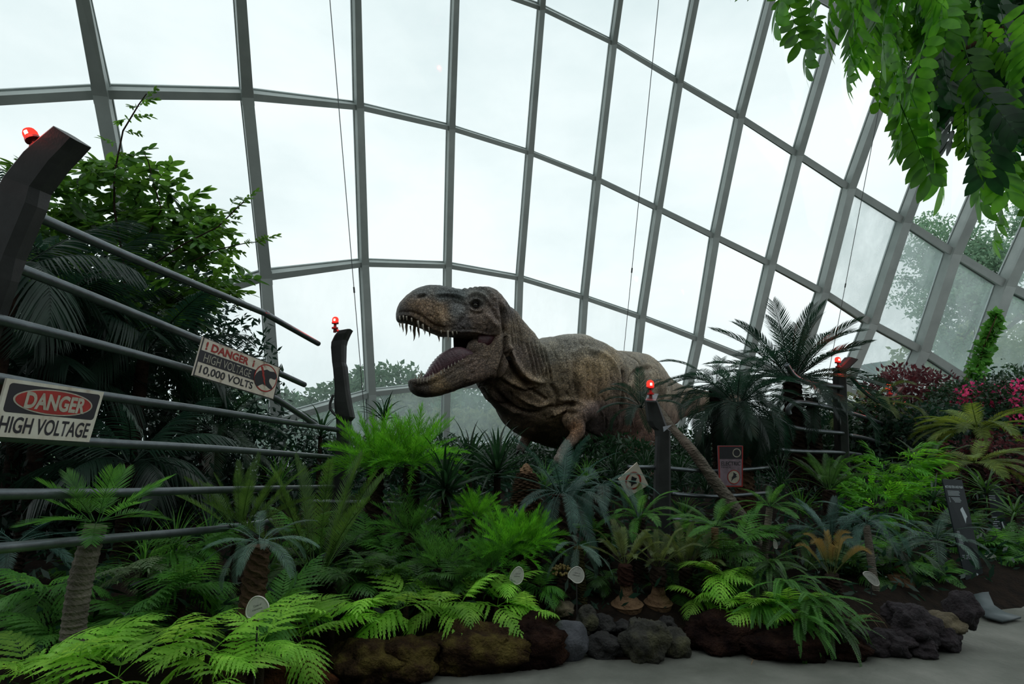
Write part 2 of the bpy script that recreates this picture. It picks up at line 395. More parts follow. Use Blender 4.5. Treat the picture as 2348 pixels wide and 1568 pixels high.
BD = [(1118, 668, 1104, 872, 9.55, .34), (1146, 692, 1110, 894, 9.66, .40), (1172, 712, 1122, 915, 9.75, .43), (1198, 748, 1140, 930, 9.85, .47),
      (1222, 778, 1162, 950, 10.0, .56), (1262, 772, 1186, 985, 10.25, .72), (1310, 767, 1232, 1012, 10.6, .86), (1348, 782, 1290, 1030, 11.0, .92),
      (1388, 802, 1350, 1042, 11.5, .90), (1431, 806, 1415, 1048, 12.1, .76), (1470, 812, 1465, 1050, 12.7, .62), (1496, 830, 1500, 1025, 13.3, .46),
      (1520, 858, 1530, 985, 14.0, .34), (1560, 882, 1570, 955, 14.8, .24), (1630, 898, 1636, 940, 15.6, .16), (1700, 905, 1704, 925, 16.2, .06)]
loft(dm, BD, 110, 56, e=.92)
def limb(pts, n=20, k=10):
    S = resamp(pts, n); dm.tube([P(s[0], s[1], s[2]) for s in S], [s[3] for s in S], 20)
# near fore limb, far fore limb
limb([(1345, 935, 10.05, .20), (1315, 958, 9.95, .20), (1322, 978, 9.9, .165), (1325, 990, 9.85, .125), (1308, 1012, 9.75, .10), (1293, 1030, 9.7, .085), (1287, 1040, 9.66, .09)])
for dx, dy in ((-16, 22), (-3, 26)):
    limb([(1287, 1038, 9.66, .06), (1287 + dx * .6, 1038 + dy * .5, 9.58, .05), (1287 + dx, 1038 + dy, 9.55, .035), (1286 + dx, 1046 + dy, 9.58, .015)])
limb([(1238, 960, 10.7, .19), (1224, 980, 10.7, .155), (1214, 992, 10.65, .125), (1206, 1006, 10.6, .095), (1200, 1016, 10.55, .095)])
for dx, dy in ((-14, 12), (-3, 16)):
    limb([(1203, 1014, 10.55, .07), (1203 + dx * .6, 1015 + dy * .4, 10.5, .058), (1203 + dx, 1016 + dy, 10.45, .04), (1202 + dx, 1022 + dy, 10.45, .015)])
# shoulder and rib swellings, hip, thigh, shin, foot
def blob(px, py, d, rx, ry, rz, rot=0):
    c = P(px, py, d); vs = []; fs = []; n, m = 14, 20
    mt = Matrix.Rotation(rot, 3, 'Y')
    for i in range(n + 1):
        for j in range(m):
            a, b = math.pi * i / n, 2 * math.pi * j / m
            vs.append(c + mt @ Vector((rx * math.sin(a) * math.cos(b), ry * math.sin(a) * math.sin(b), rz * math.cos(a))))
    fs = [(i * m + j, (i + 1) * m + j, (i + 1) * m + (j + 1) % m, i * m + (j + 1) % m) for i in range(n) for j in range(m)]
    dm.add(vs, fs)
blob(1392, 872, 11.1, .52, .55, .62, .25)
blob(1330, 935, 10.25, .34, .30, .26, .3)
blob(1478, 880, 12.2, .46, .36, .54, -.35)
blob(1098, 800, 9.3, .20, .16, .18)
blob(1140, 830, 9.35, .18, .22, .30, .3)
def leg(px, py, d, s):
    hip = P(px, py, d); g = ground_h(hip.x, hip.y)
    kn = hip + Vector((-.35, -.25, -.95)); an = hip + Vector((.25, .05, 0)); an.z = g + .42; ft = an + Vector((-.28, -.15, -.30))
    S = resamp([(*hip, .52), (*lerp(hip, kn, .55), .46), (*kn, .33), (*lerp(kn, an, .5), .21), (*an, .145), (*ft, .16)], 26)
    dm.tube([q[:3] for q in S], [q[3] * s for q in S], 20)
    for a in (-.5, 0, .5):
        v = Matrix.Rotation(a, 3, 'Z') @ Vector((-.34, -.2, -.05)); e = ft + v
        dm.tube([ft + Vector((0, 0, -.02)), ft + v * .6, Vector((e.x, e.y, g + .04))], [.12, .085, .04], 12)
leg(1478, 945, 12.0, 1.0); leg(1500, 940, 13.5, .95)
raw = dm.mesh('raw'); ro = bpy.data.objects.new('raw', raw); COL.objects.link(ro)
md = ro.modifiers.new('r', 'REMESH'); md.mode = 'VOXEL'; md.voxel_size = 0.0155
ms = ro.modifiers.new('s', 'SMOOTH'); ms.factor = 0.5; ms.iterations = 7
dg = bpy.context.evaluated_depsgraph_get(); em = bpy.data.meshes.new_from_object(ro.evaluated_get(dg))
bpy.data.objects.remove(ro); bpy.data.meshes.remove(raw)
nv = len(em.vertices); co = np.empty(nv * 3, dtype=np.float32); em.vertices.foreach_get('co', co); co = co.reshape(-1, 3).astype(float)
no = np.empty(nv * 3, dtype=np.float32); em.vertices.foreach_get('normal', no); no = no.reshape(-1, 3).astype(float)
bvh = BVHTree.FromObject(bpy.data.objects.new('tmp', em), dg) if False else BVHTree.FromPolygons([tuple(c) for c in co], [tuple(p.vertices) for p in em.polygons])
CAMP = Vector((0, 0, CAMZ))
def hit(px, py, off=0.0):
    d = (P(px, py, 1.0) - CAMP).normalized(); h = bvh.ray_cast(CAMP, d, 40)
    return (h[0] + h[1] * off, h[1]) if h[0] is not None else (None, None)
disp = np.zeros(nv)
near = (no @ np.array((0.0, -1.0, 0.0))) > -0.6
def stroke(zp, r, amp, taper=True, raw_px=False):
    """one sculpting stroke over the skin: ridge (amp > 0) or crease (amp < 0) along a line"""
    pp = resamp([Z(*p) for p in zp], max(6, len(zp) * 5)); pts = []
    for q in pp:
        h, _ = hit(q[0], q[1])
        if h is not None: pts.append(np.array(h))
    if len(pts) < 2: return
    pts = np.array(pts); lo, hi = pts.min(0) - 3 * r, pts.max(0) + 3 * r
    idx = np.where(np.all((co > lo) & (co < hi), axis=1))[0]
    if not len(idx): return
    c = co[idx]; best = np.full(len(idx), 1e9); bt = np.zeros(len(idx))
    for i in range(len(pts) - 1):
        a, b = pts[i], pts[i + 1]; ab = b - a; L = ab @ ab + 1e-9
        if L > 0.3: continue
        t = np.clip(((c - a) @ ab) / L, 0, 1); d = np.linalg.norm(c - (a + t[:, None] * ab), axis=1)
        k = d < best; best[k] = d[k]; bt[k] = (i + t[k]) / (len(pts) - 1)
    g = np.exp(-(best / r) ** 2)
    if taper: g *= np.clip(np.minimum(bt, 1 - bt) * 6, 0.15, 1)
    disp[idx] += amp * g
def fold(zp, r, amp):      # a hanging fold: ridge with a sharp crease under it
    stroke(zp, r, amp); q = [(x - 14, y + 26) for x, y in zp]; stroke(q, r * .55, -amp * .9)
# neck and throat
stroke([(885, 225), (915, 320), (925, 430), (935, 540), (932, 640), (900, 740), (855, 850)], .035, -.085)
stroke([(905, 235), (950, 330), (965, 440), (955, 540)], .03, .03)
stroke([(960, 560), (985, 640), (1040, 750), (1100, 815), (1180, 850), (1245, 862)], .045, .075)
stroke([(940, 600), (965, 690), (1015, 790), (1085, 860), (1170, 905)], .035, -.095)
fold([(910, 815), (1000, 865), (1100, 905), (1185, 880)], .04, .05)
stroke([(1060, 880), (1150, 930), (1235, 985), (1250, 1000)], .03, -.06)
stroke([(1020, 960), (1110, 1010), (1200, 1040), (1270, 1010)], .04, .04)
stroke([(850, 900), (930, 1000), (1040, 1070), (1130, 1100), (1200, 1080)], .035, -.06)
stroke([(780, 880), (860, 980), (960, 1060), (1080, 1100)], .05, .04)
for k, a in enumerate([(1095, 545), (1130, 548), (1160, 552), (1195, 560), (1225, 572)]):
    stroke([a, (a[0] + 25, a[1] + 100), (a[0] + 50, a[1] + 200), (a[0] + 62, a[1] + 280)], .020, -.035)
    stroke([(a[0] + 17, a[1] + 5), (a[0] + 42, a[1] + 100), (a[0] + 66, a[1] + 200), (a[0] + 78, a[1] + 285)], .020, .018)
for a in ((935, 250), (960, 265), (985, 290), (1010, 330)):
    stroke([a, (a[0] + 30, a[1] + 110), (a[0] + 48, a[1] + 230), (a[0] + 60, a[1] + 330)], .018, -.022)
for s in range(7):
    x = 760 + s * 40; stroke([(x, 900 + s * 22), (x + 70, 985 + s * 16), (x + 190, 1040 + s * 8)], .016, -.022)
# chest, shoulder, flank
stroke([(1285, 740), (1262, 800), (1248, 850)], .02, .02); stroke([(1455, 800), (1430, 880), (1380, 960)], .016, .016); stroke([(1470, 880), (1466, 950)], .014, .014)
stroke([(1270, 870), (1320, 930), (1340, 1000), (1330, 1080)], .04, -.05)
fold([(1290, 1120), (1340, 1085), (1420, 1062), (1510, 1080)], .05, .05)
stroke([(1200, 1080), (1270, 1050), (1330, 1060), (1400, 1030), (1480, 1040)], .035, -.05)
stroke([(1350, 1000), (1420, 990), (1500, 1010), (1560, 1050)], .04, .04)
stroke([(1480, 640), (1560, 610), (1650, 625), (1740, 680), (1790, 760), (1815, 860), (1810, 960), (1790, 1050)], .06, .05)
stroke([(1845, 760), (1840, 880), (1835, 1000), (1830, 1100)], .06, -.09)
stroke([(1475, 690), (1470, 780), (1480, 900), (1510, 1000)], .06, -.05)
stroke([(1440, 650), (1500, 600), (1580, 590)], .03, .03)
for k in range(5):
    stroke([(1560 + 48 * k, 690 + 12 * k), (1570 + 46 * k, 800), (1565 + 45 * k, 920), (1560 + 40 * k, 1020)], .04, -.022)
stroke([(1540, 1225), (1620, 1270), (1700, 1300)], .02, -.03)
stroke([(1880, 880), (1920, 800), (1990, 755), (2080, 750)], .05, -.07)
stroke([(1870, 640), (1960, 700), (1990, 760)], .05, -.04)
for k in range(4): stroke([(1330 + k * 60, 520 + k * 8), (1360 + k * 60, 560 + k * 8), (1370 + k * 60, 610 + k * 8)], .03, -.018)
# head
stroke([(390, 185), (470, 178), (560, 186), (640, 215)], .022, .030); stroke([(395, 205), (480, 200), (560, 212), (620, 240)], .018, -.025)
stroke([(640, 205), (690, 180), (750, 185), (790, 215), (800, 250)], .035, .055)
stroke([(690, 262), (715, 265)], .060, -.075, taper=False)
stroke([(655, 250), (690, 222), (730, 224), (762, 262)], .016, .035); stroke([(662, 282), (690, 305), (740, 305), (772, 280)], .018, .028)
stroke([(655, 300), (700, 335), (760, 325)], .018, -.02)
stroke([(500, 240), (600, 255), (640, 300), (610, 370), (560, 420)], .04, -.035)
stroke([(430, 220), (420, 300), (440, 380), (470, 430)], .05, .03); stroke([(640, 330), (620, 400), (600, 450)], .035, .03)
stroke([(780, 330), (830, 380), (880, 440)], .04, .03); stroke([(800, 250), (850, 330), (890, 400)], .03, -.03)
stroke([(268, 205), (290, 197), (312, 192)], .020, -.055, taper=False); stroke([(255, 188), (290, 178), (325, 180)], .018, .02)
stroke([(98, 350), (150, 340), (215, 350), (290, 385), (345, 420), (430, 462), (560, 462), (700, 466), (810, 490), (915, 482)], .022, .026)
stroke([(110, 325), (200, 318), (290, 350), (400, 425), (540, 435)], .02, -.018)
stroke([(190, 845), (260, 862), (330, 850), (400, 818), (500, 742), (620, 672), (720, 652), (800, 652), (850, 570), (915, 490)], .02, .026)
stroke([(260, 895), (380, 870), (520, 790), (640, 720), (760, 690)], .03, -.022)
for x, y in ((620, 140), (660, 128), (700, 124), (740, 122), (775, 128), (800, 145), (825, 170), (845, 200), (550, 148), (500, 140)):
    stroke([(x, y + 12), (x + 14, y + 14)], .028, .028, taper=False)
rs = random.Random(3)
for k in range(60):                       # short scratches and wrinkles over face and neck
    x, y = rs.uniform(150, 860), rs.uniform(230, 440); a = rs.uniform(-.5, 1.9); L = rs.uniform(20, 70)
    stroke([(x, y), (x + L * .5 * math.cos(a) + 5, y + L * .5 * math.sin(a)), (x + L * math.cos(a), y + L * math.sin(a))], .011, rs.choice((-.013, .010)))
for k in range(46):
    x, y = rs.uniform(300, 850), rs.uniform(700, 930); a = rs.uniform(-1.2, -.1); L = rs.uniform(20, 60)
    stroke([(x, y), (x + L * .5 * math.cos(a), y + L * .5 * math.sin(a) + 4), (x + L * math.cos(a), y + L * math.sin(a))], .011, rs.choice((-.012, .010)))
for k in range(90):
    x, y = rs.uniform(950, 1900), rs.uniform(560, 1150); a = rs.uniform(1.0, 2.0); L = rs.uniform(40, 140)
    stroke([(x, y), (x + L * .5 * math.cos(a) + 8, y + L * .5 * math.sin(a)), (x + L * math.cos(a), y + L * math.sin(a))], .018, rs.choice((-.016, .012)))
lump = np.array([noise.fractal(Vector(c) * 3.2, 1.0, 2.0, 4) for c in co]); fine = np.array([noise.noise(Vector((c[0] * 14, c[1] * 14, c[2] * 9))) for c in co])
disp += 0.016 * lump + 0.006 * fine
co2 = co + no * disp[:, None]; em.vertices.foreach_set('co', co2.astype(np.float32).ravel()); em.update()
em.polygons.foreach_set('use_smooth', np.ones(len(em.polygons), dtype=bool))
# paint of the model: skin colours laid on as patches (albedo)
PA = [(120, 330, 70, (.10, .092, .088)), (300, 150, 90, (.10, .108, .108)), (300, 280, 90, (.20, .145, .100)), (450, 180, 60, (.085, .10, .105)), (560, 180, 60, (.07, .088, .092)),
      (430, 320, 70, (.26, .19, .125)), (560, 300, 60, (.15, .16, .165)), (720, 150, 60, (.10, .105, .10)), (730, 240, 40, (.10, .10, .098)), (620, 420, 60, (.11, .105, .11)), (760, 380, 90, (.17, .135, .115)), (870, 320, 60, (.16, .13, .115)),
      (260, 920, 80, (.075, .06, .05)), (430, 900, 60, (.22, .16, .09)), (560, 820, 80, (.10, .078, .06)), (720, 760, 80, (.12, .088, .072)), (850, 620, 80, (.19, .145, .11)), (800, 480, 50, (.13, .105, .095)),
      (930, 330, 50, (.075, .065, .06)), (1010, 480, 80, (.20, .165, .125)), (1040, 640, 60, (.18, .145, .125)), (1160, 700, 60, (.17, .14, .12)), (960, 760, 60, (.13, .10, .075)), (1050, 860, 60, (.24, .175, .11)), (1060, 960, 60, (.20, .145, .095)), (930, 980, 70, (.10, .075, .06)),
      (1060, 1080, 50, (.17, .13, .10)), (1280, 620, 100, (.20, .19, .155)), (1440, 530, 90, (.19, .185, .16)), (1600, 570, 90, (.22, .205, .165)), (1330, 800, 90, (.22, .18, .125)), (1400, 950, 80, (.23, .175, .115)),
      (1600, 760, 90, (.36, .27, .16)), (1620, 920, 90, (.33, .235, .15)), (1700, 680, 60, (.32, .25, .155)), (1200, 1050, 60, (.25, .19, .13)), (1300, 1150, 70, (.21, .16, .105)), (1250, 1250, 70, (.16, .12, .08)), (1420, 1110, 60, (.21, .15, .10)), (1480, 1210, 50, (.33, .19, .115)),
      (1650, 1080, 90, (.16, .115, .105)), (1640, 1200, 90, (.105, .08, .08)), (1780, 1160, 60, (.12, .085, .08)), (1800, 900, 60, (.22, .17, .13)), (1950, 680, 80, (.22, .195, .15)), (2080, 720, 80, (.28, .24, .18)), (2000, 850, 80, (.27, .225, .165)), (1950, 1250, 100, (.20, .12, .095)),
      (1370, 1380, 50, (.22, .2, .18)), (1110, 1270, 50, (.2, .13, .10)), (1050, 1360, 40, (.2, .19, .18))]
d_ = co2 - np.array((0, 0, CAMZ)); cp, sp = math.cos(PITCH), math.sin(PITCH)
dep = d_[:, 1] * cp + d_[:, 2] * sp; up_ = -d_[:, 1] * sp + d_[:, 2] * cp
qx = ((d_[:, 0] / dep * F + CX) - 880) / .29813; qy = ((CY - up_ / dep * F) - 620) / .29813
W_ = np.zeros(nv) + 1e-9; C_ = np.zeros((nv, 3))
for x, y, r, c in PA:
    g = 1.0 / (((qx - x) ** 2 + (qy - y) ** 2) / (r * r) + .08) ** 2; W_ += g; C_ += g[:, None] * np.array(c)
C_ /= W_[:, None]
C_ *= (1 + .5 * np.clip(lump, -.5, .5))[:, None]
C_ *= (1 + np.clip(disp * 5, -.4, .25))[:, None]          # creases of the hide darker, ridges lighter, following the displacement
ca = em.color_attributes.new('hide', 'FLOAT_COLOR', 'POINT'); ca.data.foreach_set('color', np.concatenate([C_, np.ones((nv, 1))], 1).astype(np.float32).ravel())
m, nt, out = new_mat('dinosaur_hide'); L_ = nt.links.new
b = nt.nodes.new('ShaderNodeBsdfPrincipled'); at = nt.nodes.new('ShaderNodeAttribute'); at.attribute_name = 'hide'
tc = nt.nodes.new('ShaderNodeTexCoord'); vo = nt.nodes.new('ShaderNodeTexVoronoi'); vo.feature = 'DISTANCE_TO_EDGE'; vo.inputs['Scale'].default_value = 26
n0 = nt.nodes.new('ShaderNodeTexNoise'); n0.inputs['Scale'].default_value = 5; n0.inputs['Detail'].default_value = 5; n0.inputs['Distortion'].default_value = .6
mxv = nt.nodes.new('ShaderNodeMix'); mxv.data_type = 'RGBA'; mxv.inputs['Factor'].default_value = .04
L_(tc.outputs['Object'], n0.inputs['Vector']); L_(tc.outputs['Object'], mxv.inputs['A']); L_(n0.outputs['Color'], mxv.inputs['B']); L_(mxv.outputs['Result'], vo.inputs['Vector'])
rp = nt.nodes.new('ShaderNodeValToRGB'); rp.color_ramp.elements[0].position = 0.0; rp.color_ramp.elements[0].color = (.38, .36, .35, 1); rp.color_ramp.elements[1].position = .14; rp.color_ramp.elements[1].color = (1.12, 1.1, 1.08, 1)
L_(vo.outputs['Distance'], rp.inputs['Fac'])
mu = nt.nodes.new('ShaderNodeMix'); mu.data_type = 'RGBA'; mu.blend_type = 'MULTIPLY'; mu.inputs['Factor'].default_value = .75
L_(at.outputs['Color'], mu.inputs['A']); L_(rp.outputs['Color'], mu.inputs['B'])
n2 = nt.nodes.new('ShaderNodeTexNoise'); n2.inputs['Scale'].default_value = 22; n2.inputs['Detail'].default_value = 6
L_(tc.outputs['Object'], n2.inputs['Vector'])
r2 = nt.nodes.new('ShaderNodeValToRGB'); r2.color_ramp.elements[0].position = .3; r2.color_ramp.elements[0].color = (.58, .58, .60, 1); r2.color_ramp.elements[1].position = .7; r2.color_ramp.elements[1].color = (1.5, 1.42, 1.3, 1)
L_(n2.outputs['Fac'], r2.inputs['Fac'])
mu2 = nt.nodes.new('ShaderNodeMix'); mu2.data_type = 'RGBA'; mu2.blend_type = 'MULTIPLY'; mu2.inputs['Factor'].default_value = .8
L_(mu.outputs['Result'], mu2.inputs['A']); L_(r2.outputs['Color'], mu2.inputs['B']); L_(mu2.outputs['Result'], b.inputs['Base Color'])
b.inputs['Roughness'].default_value = .55; b.inputs['Specular IOR Level'].default_value = .35
sm_ = nt.nodes.new('ShaderNodeMapRange'); sm_.inputs['From Max'].default_value = .10; L_(vo.outputs['Distance'], sm_.inputs['Value'])
ad = nt.nodes.new('ShaderNodeMath'); ad.operation = 'ADD'; L_(sm_.outputs['Result'], ad.inputs[0]); L_(n2.outputs['Fac'], ad.inputs[1])
bp = nt.nodes.new('ShaderNodeBump'); bp.inputs['Strength'].default_value = .7; bp.inputs['Distance'].default_value = .012
L_(ad.outputs[0], bp.inputs['Height']); L_(bp.outputs['Normal'], b.inputs['Normal']); L_(b.outputs['BSDF'], out.inputs['Surface'])
em.materials.clear(); em.materials.append(m); em.name = 'body'
hp = P(1400, 950, 11.6)
dino = empty('dinosaur', (hp.x, hp.y, ground_h(hp.x, hp.y)), 'roaring brown tyrannosaur figure with open toothed jaws above the ferns', 'dinosaur')
put('body', em, dino)
m_tooth = solid('tooth', [(.20, .17, .13), (.42, .38, .32)], scale=20, rough=.35)
m_tongue = solid('tongue', [(.060, .032, .042), (.15, .080, .095)], scale=7, rough=.34, bump=.5, bscale=60, spec=.5)
m_mouth = solid('mouth_lining', [(.025, .007, .010), (.075, .024, .03)], scale=9, rough=.4, bump=.4, bscale=25)
m_mouth_shade = plain('mouth_shade', (.006, .004, .004), .8)  # near-black stands for shade inside the mouth, on far cheek and throat
m_eye = plain('eye_glossy', (.025, .02, .012), .08, spec=.8)
m_claw = plain('claw', (.03, .028, .026), .4)
def cone_tooth(root, tip, r, name='tooth', mat=m_tooth):
    n = 8; ax = tip - root; pts = [root - ax * .12, root + ax * .25, root + ax * .55 + HA * ax.length * .05, root + ax * .82 + HA * ax.length * .05, tip]
    mb = MB(); mb.tube(pts, [r, r * .95, r * .68, r * .34, r * .04], n); put(name, mb.mesh(name, mat, True), dino)
def tooth(x0, y0, x1, y1, side, r=.020):
    px, py = Z(x0, y0); qx_, qy_ = Z(x1, y1); dc = float(np.interp(px, [909, 1160], [8.88, 9.6])) + side
    cone_tooth(P(px, py, dc), P(qx_, qy_, dc), r)
for t in [(120, 405, 125, 442, -.1, .012), (143, 410, 147, 478, -.05, .017), (175, 415, 168, 505, .05, .022), (205, 430, 206, 478, .12, .014), (236, 435, 227, 545, .2, .026), (265, 440, 268, 522, .25, .020),
          (316, 445, 313, 498, .27, .014), (349, 445, 350, 512, .27, .022), (382, 455, 383, 480, .27, .010), (412, 465, 425, 552, .28, .024), (452, 470, 461, 530, .28, .020), (485, 475, 488, 505, .28, .012), (512, 478, 514, 500, .28, .010)]: tooth(*t)
for t in [(122, 352, 124, 388, -.2, .012), (150, 350, 152, 385, -.26, .012), (175, 354, 176, 388, -.28, .012), (213, 368, 215, 398, -.29, .012), (262, 392, 268, 447, -.29, .016), (300, 418, 303, 472, -.29, .016),
          (345, 438, 347, 470, -.29, .012), (493, 470, 491, 545, -.29, .016), (528, 472, 531, 502, -.3, .013), (560, 470, 562, 492, -.3, .010), (440, 462, 441, 486, -.29, .010)]: tooth(*t)
for t in [(222, 858, 225, 826, -.1, .010), (240, 862, 243, 820, -.15, .012), (262, 862, 266, 790, -.2, .017), (283, 862, 281, 772, -.22, .018), (304, 860, 303, 815, -.24, .013), (332, 856, 333, 812, -.25, .014),
          (352, 846, 352, 795, -.25, .016), (382, 834, 374, 780, -.26, .018), (410, 818, 409, 785, -.26, .015), (440, 800, 437, 765, -.27, .015), (466, 780, 463, 745, -.27, .014), (496, 758, 495, 728, -.28, .013),
          (522, 740, 520, 715, -.28, .012), (547, 722, 545, 700, -.29, .011), (575, 706, 573, 688, -.3, .010), (605, 690, 603, 674, -.3, .009), (240, 835, 247, 806, .1, .011), (268, 828, 272, 800, .15, .011), (292, 812, 297, 786, .18, .010)]: tooth(*t)
for px, py, d, dx, dy in ((1271, 1062, 9.55, -8, 16), (1284, 1068, 9.55, -3, 18), (1189, 1032, 10.66, -8, 12), (1200, 1037, 10.68, -3, 13)):
    cone_tooth(P(px, py, d), P(px + dx, py + dy, d - .02), .028, 'claw', m_claw)
# tongue, raised and ridged along its edge
tk = MB()
TG = [(968, 864, 972, 872, 9.06, .05), (978, 850, 986, 874, 9.08, .12), (990, 829, 1006, 868, 9.11, .16), (1008, 808, 1030, 852, 9.15, .18), (1028, 796, 1055, 836, 9.2, .18), (1050, 794, 1078, 824, 9.27, .17), (1068, 804, 1096, 815, 9.34, .14)]
loft(tk, TG, 60, 28, e=.9, side=HW)
tv = []
for i, v in enumerate(tk.v):
    ring = i // 28; j = i % 28; a = 2 * math.pi * j / 28
    v = Vector(v); v += Vector((0, 0, 1)) * (-.045 * math.exp(-((a - math.pi / 2) / .5) ** 2)); v += HA * .010 * math.sin(ring * 2.2)
    tv.append(tuple(v))
tk.v = tv; put('tongue', tk.mesh('tongue', m_tongue, True), dino)
# inside of the mouth: two cheek walls and the throat behind them
mb = MB()
def sheet(pts, th, mat, name):
    a = [p for p in pts]; n = len(a) // 2; off = HW * th; mbs = MB()
    vs = a + [p + off for p in a]; k = len(a); fs = []
    for i in range(n - 1): fs += [(2 * i, 2 * i + 1, 2 * i + 3, 2 * i + 2), (k + 2 * i, k + 2 * i + 2, k + 2 * i + 3, k + 2 * i + 1)]
    fs += [(0, k, k + 1, 1), (k - 2, k - 1, 2 * k - 1, 2 * k - 2)]
    for i in range(n - 1): fs += [(2 * i, 2 * i + 2, k + 2 * i + 2, k + 2 * i), (2 * i + 1, k + 2 * i + 1, k + 2 * i + 3, 2 * i + 3)]
    mbs.add(vs, fs); put(name, mbs.mesh(name, mat, True), dino)
def cheek(off):
    pts = []
    for xt, yt, xb, yb in ((1088, 753, 1084, 824), (1095, 755, 1090, 822), (1104, 757, 1102, 818), (1116, 758, 1114, 812), (1130, 760, 1128, 795), (1145, 762, 1143, 775)):
        dc = float(np.interp(xt, [909, 1160], [8.88, 9.6])); bow = -.05 * math.sin((xt - 1080) / 65 * math.pi)
        pts += [P(xt, yt, dc) + HW * (off + bow), P(xb, yb, dc) + HW * (off + bow)]
    return pts
sheet(cheek(-.22), .03, m_mouth, 'cheek_lining')
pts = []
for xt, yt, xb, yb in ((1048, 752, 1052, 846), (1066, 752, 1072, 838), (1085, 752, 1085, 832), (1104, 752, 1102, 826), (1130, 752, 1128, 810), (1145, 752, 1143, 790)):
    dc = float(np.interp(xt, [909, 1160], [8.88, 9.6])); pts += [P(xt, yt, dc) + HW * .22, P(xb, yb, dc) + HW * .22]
sheet(pts, .03, m_mouth_shade, 'cheek_lining')
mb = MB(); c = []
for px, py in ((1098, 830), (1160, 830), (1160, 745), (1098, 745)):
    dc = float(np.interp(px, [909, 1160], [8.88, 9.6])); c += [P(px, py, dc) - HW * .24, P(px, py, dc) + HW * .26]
mb.quadbox([c[0], c[2], c[3], c[1], c[6], c[4], c[5], c[7]]); put('throat', mb.mesh('throat', m_mouth_shade), dino)
# eye
h, n_ = hit(*Z(705, 262))
if h is not None:
    mb = MB(); r = .042; c = h + n_ * -.045; vs = []; n1, m1 = 12, 18
    for i in range(n1 + 1):
        for j in range(m1):
            a, b_ = math.pi * i / n1, 2 * math.pi * j / m1; vs.append(c + Vector((math.sin(a) * math.cos(b_), math.sin(a) * math.sin(b_), math.cos(a) * .85)) * r)
    mb.add(vs, [(i * m1 + j, (i + 1) * m1 + j, (i + 1) * m1 + (j + 1) % m1, i * m1 + (j + 1) % m1) for i in range(n1) for j in range(m1)])
    put('eye', mb.mesh('eye', m_eye, True), dino)
    for s, ph in ((.018, 1), (-.026, -1)):
        pts = [c + HA * (k * r * 1.15) + Vector((0, 0, s + ph * .012 * (1 - k * k))) - HW * (.040 * math.sqrt(max(0, 1 - .6 * k * k))) for k in (-1, -.5, 0, .5, 1)]
        mb = MB(); mb.tube(pts, [.006, .012, .014, .012, .006], 8); put('eyelid', mb.mesh('eyelid', m, True), dino)
        ca2 = None
# ================================================================== leaves
def frond_mesh(key, mat, pairs=40, ll=.16, lw=.013, t0=.12, arch=.9, vee=.35, droop=.25, ang=1.05, prof=None, seg=3, stalk=.009, rand=.05, twist=0.0, ell=False, tipcurl=0.0, side=0.0, seed=0, tipleaf=False):
    """one feather-like frond of unit length: stalk arching in the xz plane, leaflets either side"""
    rs = np.random.RandomState(seed + 11); N = 24
    sx = [np.zeros(3)]; th = 0.0; ths = [0.0]
    for i in range(N):
        t = (i + .5) / N; th = -arch * t ** 1.3 - tipcurl * max(0, t - .75) * 4
        sx.append(sx[-1] + np.array([math.cos(th), side * t, math.sin(th)]) / N); ths.append(th)
    sx = np.array(sx); ths = np.array(ths); T = np.linspace(0, 1, N + 1)
    V = []; Q = []; TR = []
    # stalk: triangular section
    for i in range(0, N + 1, 2):
        r = stalk * (1 - .85 * T[i]); n_ = np.array([-math.sin(ths[i]), 0, math.cos(ths[i])])
        for a in (math.pi / 2, -2.6, -.54): V.append(sx[i] + n_ * r * math.sin(a) + np.array([0, 1, 0]) * r * math.cos(a))
    k = N // 2 + 1
    for i in range(k - 1):
        for j in range(3): Q.append((i * 3 + j, i * 3 + (j + 1) % 3, (i + 1) * 3 + (j + 1) % 3, (i + 1) * 3 + j))
    prof = prof or (lambda u: math.sin(math.pi * (0.12 + .80 * u)) ** .7)
    for p in range(pairs):
        u = (p + .5) / pairs; t = t0 + (1 - t0) * u ** .95
        pos = np.array([np.interp(t, T, sx[:, c]) for c in range(3)]); th = np.interp(t, T, ths)
        tx = np.array([math.cos(th), 0, math.sin(th)]); nz = np.array([-math.sin(th), 0, math.cos(th)])
        L = ll * prof(u)
        for s in (-1, 1):
            a = ang * (1 - .45 * u) * (1 + rs.uniform(-rand, rand)); ve = vee + rs.uniform(-rand, rand) * 2
            d = tx * math.cos(a) + np.array([0, s, 0]) * math.sin(a) * math.cos(ve) + nz * math.sin(a) * math.sin(ve)
            Lk = L * (1 + rs.uniform(-rand, rand)); w = lw * (.6 + .4 * prof(u))
            wd = np.cross(d, nz * math.cos(ve) - np.array([0, s, 0]) * math.sin(ve)); wd /= np.linalg.norm(wd) + 1e-9
            nn = np.cross(wd, d)
            b = len(V); g = np.array([0, 0, -1.0]); cur = pos.copy()
            ss = np.linspace(0, 1, seg + 1)
            for q, x in enumerate(ss):
                c = pos + d * Lk * x + g * droop * Lk * x * x
                if x >= 1: V.append(c); break
                ww = w * (4 * (x + .08) * (1.04 - x) if ell else (0.75 + .5 * x) * (1 - x ** 3)) * (.8 if x == 0 else 1)
                V.append(c - wd * ww / 2); V.append(c + wd * ww / 2 + nn * ww * .0)
            for q in range(seg - 1): Q.append((b + 2 * q, b + 2 * q + 1, b + 2 * q + 3, b + 2 * q + 2))
            TR.append((b + 2 * seg - 2, b + 2 * seg - 1, b + 2 * seg))
    return np_mesh(key, np.array(V), [np.array(Q, dtype=np.int32), np.array(TR, dtype=np.int32)], mat)
